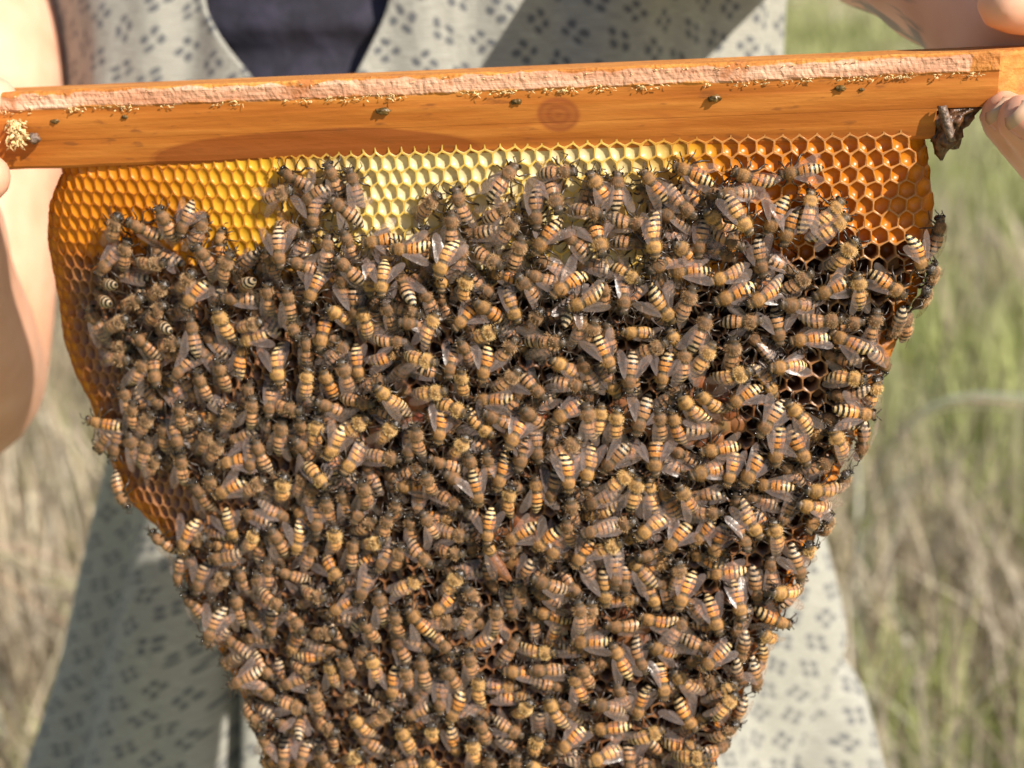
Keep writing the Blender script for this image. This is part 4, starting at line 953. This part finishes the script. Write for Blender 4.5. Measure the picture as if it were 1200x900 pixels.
person = empty('person', Matrix.Translation((-0.05, 0.76, 0.0)), 'person in a grey-green printed sleeveless dress holding up the wooden bar with both hands', 'person')
PIv = person.matrix_world.inverted()
BV, BF = [], []
def limb(pts, radii, sides=20, sub=6):
    """closed tapering tube through the points (Catmull-Rom), rounded ends"""
    P, R_ = [], []
    for i in range(len(pts) - 1):
        a, b, c, d = pts[max(i - 1, 0)], pts[i], pts[i + 1], pts[min(i + 2, len(pts) - 1)]
        for k in range(sub):
            s = k / sub
            P.append(0.5 * ((2 * b) + (c - a) * s + (2 * a - 5 * b + 4 * c - d) * s * s + (3 * b - a - 3 * c + d) * s ** 3)); s2 = s * s * (3 - 2 * s); R_.append(radii[i] * (1 - s2) + radii[i + 1] * s2)
    P.append(pts[-1]); R_.append(radii[-1])
    d0 = (P[0] - P[1]).normalized(); d1 = (P[-1] - P[-2]).normalized()
    pre = [(P[0] + d0 * R_[0] * math.sin(t), R_[0] * math.cos(t)) for t in (1.45, 1.1, 0.7, 0.35)]
    post = [(P[-1] + d1 * R_[-1] * math.sin(t), R_[-1] * math.cos(t)) for t in (0.35, 0.7, 1.1, 1.45)]
    seq = pre + list(zip(P, R_)) + post
    b0 = len(BV); ref = None
    for k, (p, r_) in enumerate(seq):
        d = (seq[min(k + 1, len(seq) - 1)][0] - seq[max(k - 1, 0)][0]).normalized()
        if ref is None: ref = d.orthogonal().normalized()
        ref = (ref - d * ref.dot(d)).normalized(); t = d.cross(ref)
        for q in range(sides):
            a = 2 * math.pi * q / sides; BV.append(PIv @ (p + (ref * math.cos(a) + t * math.sin(a)) * r_))
        if k:
            for q in range(sides): BF.append((b0 + (k - 1) * sides + q, b0 + (k - 1) * sides + (q + 1) % sides, b0 + k * sides + (q + 1) % sides, b0 + k * sides + q))
    BF.append(tuple(range(b0, b0 + sides))[::-1]); e = b0 + (len(seq) - 1) * sides; BF.append(tuple(range(e, e + sides)))
YB = 0.76      # torso axis distance
tx0 = -0.055
# torso, neck, legs (mostly hidden by the clothes)
limb([Vector((tx0, YB, 0.80)), Vector((tx0, YB, 0.95)), Vector((tx0, YB, 1.10)), Vector((tx0, YB, 1.28)), Vector((tx0, YB, 1.37))], [0.09, 0.088, 0.082, 0.088, 0.07], 24)
for sx in (-1, 1): limb([Vector((tx0 + sx * 0.06, YB, 1.02)), Vector((tx0 + sx * 0.06, YB, 1.25)), Vector((tx0 + sx * 0.09, YB + 0.01, 1.37))], [0.075, 0.08, 0.05])
limb([Vector((tx0, YB, 1.36)), Vector((tx0, YB + 0.005, 1.46))], [0.062, 0.055])
for sx in (-1, 1): limb([Vector((tx0 + sx * 0.075, YB, 0.85)), Vector((tx0 + sx * 0.08, YB - 0.01, 0.48)), Vector((tx0 + sx * 0.08, YB + 0.01, 0.09)), Vector((tx0 + sx * 0.085, YB - 0.10, 0.035))], [0.085, 0.058, 0.04, 0.032])
# arm on the photograph's left: upper arm hanging beside the dress, elbow low, forearm forward to the bar end
sL = arm_at(-38, -130, 0.80); eL = arm_at(-62, 425, 0.735); wL = arm_at(-118, 190, 0.575); pL = arm_at(-100, 150, 0.535)
limb([Vector((tx0 - 0.09, YB, 1.35)), sL, arm_at(-34, 60, 0.775), arm_at(-44, 260, 0.75), eL, arm_at(-80, 410, 0.68), arm_at(-108, 300, 0.625), wL, pL], [0.05, 0.052, 0.0465, 0.045, 0.045, 0.043, 0.036, 0.027, 0.026], 24)
# thumb over the top, fingers below
limb([arm_at(-110, 150, 0.535), arm_at(-70, 112, 0.530), arm_at(-38, 112, 0.530), arm_at(-6, 115, 0.532)], [0.014, 0.011, 0.0088, 0.0070], 14)
for k, (fx, fd) in enumerate(((-16, 0.520), (-40, 0.532), (-60, 0.545), (-85, 0.555))):
    limb([arm_at(-120 - 6 * k, 170, fd + 0.02), arm_at(fx - 75, 214, fd - 0.005), arm_at(fx - 30, 222, fd - 0.008), arm_at(fx, 207, fd - 0.006)], [0.0105, 0.0092, 0.0085, 0.0075], 14)
# arm on the photograph's right: from the shoulder forward and down to the far end of the bar
sR = arm_at(880, -175, 0.79); wR = arm_at(1158, -22, 0.545); pR = arm_at(1225, 35, 0.525)
limb([Vector((tx0 + 0.09, YB, 1.35)), sR, arm_at(950, -180, 0.66), arm_at(1055, -122, 0.60), arm_at(1120, -62, 0.575), wR, pR, arm_at(1262, 80, 0.515)], [0.05, 0.05, 0.044, 0.040, 0.0325, 0.027, 0.030, 0.022], 24)
# thumb lying over the bar top
limb([arm_at(1285, 40, 0.520), arm_at(1262, 8, 0.500), arm_at(1225, 2, 0.488), arm_at(1190, 2, 0.482), arm_at(1180, 3, 0.480)], [0.015, 0.0115, 0.0100, 0.0092, 0.0082], 14)
# fingers wrapping beneath the bar, tips pointing back towards the comb
tips = [((1330, 130, 0.512), (1292, 232, 0.480), (1236, 172, 0.468), (1200, 140, 0.466)), ((1330, 120, 0.520), (1285, 246, 0.492), (1220, 178, 0.482), (1178, 136, 0.480)),
        ((1335, 110, 0.530), (1300, 240, 0.504), (1245, 190, 0.495), (1208, 150, 0.492)), ((1340, 100, 0.540), (1310, 215, 0.514), (1260, 180, 0.506), (1225, 150, 0.504))]
for (a, b, c, d), rr in zip(tips, (0.0082, 0.0082, 0.0076, 0.0068)):
    limb([arm_at(*a), arm_at(*b), arm_at(*c), arm_at(*d)], [rr * 1.25, rr * 1.12, rr * 1.02, rr * 0.88], 16)
limb([arm_at(1240, 40, 0.525), arm_at(1300, 100, 0.525)], [0.026, 0.022])
body_me = mesh('body', BV, BF, [m_skin])
body = obj('body', body_me, person)
rm = body.modifiers.new('fuse', 'REMESH'); rm.mode = 'VOXEL'; rm.voxel_size = 0.0024; rm.use_smooth_shade = True
smo = body.modifiers.new('soft', 'SMOOTH'); smo.factor = 0.5; smo.iterations = 4
# fingernails
m_nail, n, l, bs = mat('fingernail'); bs.inputs['Base Color'].default_value = (0.62, 0.29, 0.21, 1); bs.inputs['Roughness'].default_value = 0.3; bs.inputs['Coat Weight'].default_value = 0.1
m_nailtip, n, l, bs = mat('fingernail_tip'); bs.inputs['Base Color'].default_value = (0.52, 0.33, 0.22, 1); bs.inputs['Roughness'].default_value = 0.25
def nail(tip, prev, towards, r_, wid=0.0055, L=0.012, parent=person):
    d = (tip - prev).normalized(); up = (towards - tip); up = (up - d * up.dot(d)).normalized(); s = d.cross(up)
    vs, fs, mi = [], [], []
    for i in range(9):
        t = i / 8
        for j in range(9):
            a = (j - 4) / 4 * 0.85; wv = wid * (1 - 0.25 * (1 - t) ** 2) * (1.0 if t < 0.85 else 1 - 0.35 * (t - 0.85) / 0.15)
            p = tip + d * (L * (t - 0.55)) + s * (math.sin(a) * wid * 1.15 * (wv / wid)) + up * (math.cos(a) * r_ + 0.0006 - 0.0012 * (t - 0.4) ** 2)
            vs.append(PIv @ p)
    for i in range(8):
        for j in range(8): a = i * 9 + j; fs.append((a, a + 1, a + 10, a + 9)); mi.append(1 if i >= 6 else 0)
    o = obj('fingernail', mesh('fingernail', vs, fs, [m_nail, m_nailtip], midx=mi), parent)
    so = o.modifiers.new('thick', 'SOLIDIFY'); so.thickness = 0.0005
for k in (0, 1): 
    c, d = tips[k][2], tips[k][3]
    nail(arm_at(*d), arm_at(*c), arm_at(d[0] - 60, d[1] - 60, d[2] - 0.06), 0.0078, wid=0.0054, L=0.0125)

# clothes: navy top and printed dress as lofted shells round the torso
m_navy = simple_mat('navy_jersey', (0.022, 0.020, 0.035), 0.8, 60, 0.4, 0.003)
m_dress, n, l, bs = mat('printed_linen')
uvn = N(n, 'ShaderNodeUVMap', uv_map='UVMap')
wn_ = N(n, 'ShaderNodeTexNoise', i_Scale=30.0, i_Detail=2.0); l.new(uvn.outputs[0], wn_.inputs[0])
PITCHD = 0.0168
def vm(op, a, b=None):
    q = N(n, 'ShaderNodeVectorMath', operation=op)
    for i, x in enumerate((a, b)):
        if x is None: continue
        if isinstance(x, tuple): q.inputs[i].default_value = x
        else: l.new(x, q.inputs[i])
    return q.outputs[0]
q = vm('SCALE', uvn.outputs[0]); q.node.inputs['Scale'].default_value = 1 / PITCHD
q = vm('ADD', q, vm('MULTIPLY', vm('SUBTRACT', wn_.outputs['Color'], (.5, .5, .5)), (0.5, 0.5, 0)))
vr = N(n, 'ShaderNodeVectorRotate', rotation_type='Z_AXIS'); vr.inputs['Angle'].default_value = rad(17); l.new(q, vr.inputs[0])
sx = N(n, 'ShaderNodeSeparateXYZ'); l.new(vr.outputs[0], sx.inputs[0])
row = math_n(n, l, 'FLOOR', sx.outputs[1]); xs_ = math_n(n, l, 'ADD', sx.outputs[0], math_n(n, l, 'MULTIPLY', math_n(n, l, 'FLOORED_MODULO', row, 2.0), 0.5))
cx_ = math_n(n, l, 'SUBTRACT', math_n(n, l, 'FRACT', xs_), 0.5); cy_ = math_n(n, l, 'SUBTRACT', math_n(n, l, 'FRACT', sx.outputs[1]), 0.5)
cb = N(n, 'ShaderNodeCombineXYZ'); l.new(math_n(n, l, 'FLOOR', xs_), cb.inputs[0]); l.new(row, cb.inputs[1])
wh = N(n, 'ShaderNodeTexWhiteNoise', noise_dimensions='2D'); l.new(cb.outputs[0], wh.inputs['Vector'])
cl = N(n, 'ShaderNodeCombineXYZ'); l.new(cx_, cl.inputs[0]); l.new(cy_, cl.inputs[1])
vr2 = N(n, 'ShaderNodeVectorRotate', rotation_type='Z_AXIS'); l.new(cl.outputs[0], vr2.inputs[0]); l.new(math_n(n, l, 'MULTIPLY', wh.outputs['Value'], 0.9), vr2.inputs['Angle'])
ab = vm('ABSOLUTE', vr2.outputs[0]); of = vm('SUBTRACT', ab, (0.150, 0.175, 0)); of = vm('MULTIPLY', of, (1.0, 0.8, 0))
ln = N(n, 'ShaderNodeVectorMath', operation='LENGTH'); l.new(of, ln.inputs[0])
fine = N(n, 'ShaderNodeTexNoise', i_Scale=900.0, i_Detail=3.0); l.new(uvn.outputs[0], fine.inputs[0])
dsum = math_n(n, l, 'ADD', ln.outputs['Value'], math_n(n, l, 'MULTIPLY', math_n(n, l, 'SUBTRACT', fine.outputs[0], 0.5), 0.10))
dot = smooth_n(n, l, dsum, 0.085, 0.125, 0.85, 0.0)
wv1 = N(n, 'ShaderNodeMapping'); wv1.inputs['Scale'].default_value = (120, 1600, 1); l.new(uvn.outputs[0], wv1.inputs[0])
slub = N(n, 'ShaderNodeTexNoise', i_Scale=1.0, i_Detail=3.0); l.new(wv1.outputs[0], slub.inputs[0])
cloth = ramp(n, [(0.3, (0.24, 0.235, 0.205)), (0.5, (0.32, 0.315, 0.275)), (0.72, (0.42, 0.415, 0.365))]); l.new(slub.outputs[0], cloth.inputs[0])
l.new(mixc(n, l, dot, cloth.outputs[0], (0.075, 0.082, 0.095)), bs.inputs['Base Color']); bs.inputs['Roughness'].default_value = 0.9
bs.inputs['Sheen Weight'].default_value = 0.2
wk = N(n, 'ShaderNodeMapping'); wk.inputs['Scale'].default_value = (70, 22, 1); l.new(uvn.outputs[0], wk.inputs[0])
wr_ = N(n, 'ShaderNodeTexNoise', i_Scale=1.0, i_Detail=4.0, i_Distortion=0.6); l.new(wk.outputs[0], wr_.inputs[0])
bump(n, l, math_n(n, l, 'ADD', math_n(n, l, 'MULTIPLY', wr_.outputs[0], 5.0), math_n(n, l, 'ADD', slub.outputs[0], fine.outputs[0])), 0.6, 0.0008, bs)

# silhouette of the dress in photo pixels -> half widths at the torso's distance
PR_Y = [-260, -120, 0, 100, 250, 400, 550, 640, 760, 900, 1150, 1600, 2300]
PR_L = [110, 66, 62, 66, 120, 165, 146, 126, 96, 60, -5, -90, -200]
PR_R = [860, 905, 908, 906, 895, 890, 930, 953, 982, 1013, 1060, 1130, 1230]
rows = []
for y in np.concatenate([np.linspace(-250, 1000, 110), np.linspace(1030, 2250, 25)]):
    d = 0.86 + 0.0 * y
    pl = at(float(np.interp(y, PR_Y, PR_L)), y, 1.0) - CAM; pr = at(float(np.interp(y, PR_Y, PR_R)), y, 1.0) - CAM
    s = YB / pl.y; L_ = CAM + pl * s; s2 = YB / pr.y; R2 = CAM + pr * s2
    rows.append((y, (L_.x + R2.x) / 2, (R2.x - L_.x) / 2, L_.z))
def depth_half(y): return float(np.interp(y, [-260, 0, 100, 300, 600, 900, 1600, 2300], [0.085, 0.110, 0.118, 0.105, 0.125, 0.15, 0.19, 0.22]))
def dress_pt(a, cx, hw, z, y, inner=0.0):
    """a = 0 at the photograph's left side, pi/2 at the front, pi at the right side"""
    hd = depth_half(y)
    x = cx - math.cos(a) * hw; yy = YB - math.sin(a) * hd
    nrm = Vector((-math.cos(a) / hw, -math.sin(a) / hd, 0)).normalized()
    fold = 0
    if inner == 0:
        k = sst(y, 300, 800)
        fold += 0.006 * (1 - 0.4 * k) * math.sin(a * 21 + 2.2 * noise.noise((a * 2, z * 3, 0))) * noise.noise((a * 3, z * 4, 7)) * 1.6
        fold += (0.004 + 0.010 * k) * math.sin(a * 9 + 1.3 + 1.5 * noise.noise((a, z * 2, 3)))
        fold += 0.004 * noise.noise((a * 5, z * 12, 11))
        pxx = project(Vector((x, yy, z)))[0]
        g = math.exp(-((pxx - 250 + (y - 820) * 0.05) / 11) ** 2) * sst(y, 560, 700)
        fold += -0.045 * g + 0.007 * math.exp(-((pxx - 218) / 30) ** 2) * sst(y, 560, 700)
        pxr = pxx + (y - 850) * 0.18
        fold += -0.012 * math.exp(-((pxr - 955) / 10) ** 2) * sst(y, 500, 700)
    return Vector((x, yy, z)) + nrm * (fold - inner)
NC = 440
V_, F_, UV_ = [], [], []
for (y, cx, hw, z) in rows:
    # V neck opening between the two front edges, in pixels
    t = max(0.0, min(1.0, (130 - y) / 130)); x_l = 372 - (372 - 236) * t ** 0.75 + (0 if y > 0 else (y) * 0.25); x_r = 378 + (452 - 378) * t ** 1.0 + (0 if y > 0 else -y * 0.35)
    def ang(px):
        lo, hi = 0.05, math.pi - 0.05
        for _ in range(24):
            mid = (lo + hi) / 2
            if project(Vector((cx - math.cos(mid) * hw, YB - math.sin(mid) * depth_half(y), z)))[0] < px: lo = mid
            else: hi = mid
        return lo
    a0 = ang(x_r); a1 = ang(x_l) + 2 * math.pi           # from the right edge of the opening round the back to the left edge
    pts = [dress_pt(a0 + (a1 - a0) * k / NC, cx, hw, z, y, 0.0) for k in range(NC + 1)]
    flat = [dress_pt(a0 + (a1 - a0) * k / NC, cx, hw, z, y, 1e-9) for k in range(NC + 1)]
    cum = np.r_[0, np.cumsum([(flat[k + 1] - flat[k]).length for k in range(NC)])]
    mid = int(round((1.5 * math.pi - a0) / (a1 - a0) * NC))
    for k in range(NC + 1): V_.append(PIv @ pts[k]); UV_.append((cum[k] - cum[mid], z))
n1 = NC + 1
for i in range(len(rows) - 1):
    for k in range(NC): a = i * n1 + k; F_.append((a, a + 1, a + n1 + 1, a + n1))
dress = obj('dress', mesh('dress', V_, F_, [m_dress], uvs=UV_), person)
dress['label'] = 'grey-green linen dress printed with clusters of four dark dots'
so = dress.modifiers.new('thick', 'SOLIDIFY'); so.thickness = 0.0016; so.offset = -1
V_, F_ = [], []
nr = 46; NC2 = 96
for i in range(nr):
    y = -200 + i * 14
    cx = float(np.interp(y, [r_[0] for r_ in rows], [r_[1] for r_ in rows])); hw = float(np.interp(y, [r_[0] for r_ in rows], [r_[2] for r_ in rows])); z = float(np.interp(y, [r_[0] for r_ in rows], [r_[3] for r_ in rows]))
    for k in range(NC2):
        a = 2 * math.pi * k / NC2
        p = dress_pt(a, cx, hw * 0.94, z, y, 0.014); p.y += 0.004 * math.sin(z * 230 + 2 * math.sin(p.x * 18)) * max(0, math.sin(a))
        V_.append(PIv @ p)
for i in range(nr - 1):
    for k in range(NC2): F_.append((i * NC2 + k, i * NC2 + (k + 1) % NC2, (i + 1) * NC2 + (k + 1) % NC2, (i + 1) * NC2 + k))
top_ = obj('undershirt', mesh('undershirt', V_, F_, [m_navy]), person); top_['label'] = 'dark navy top showing in the neckline'
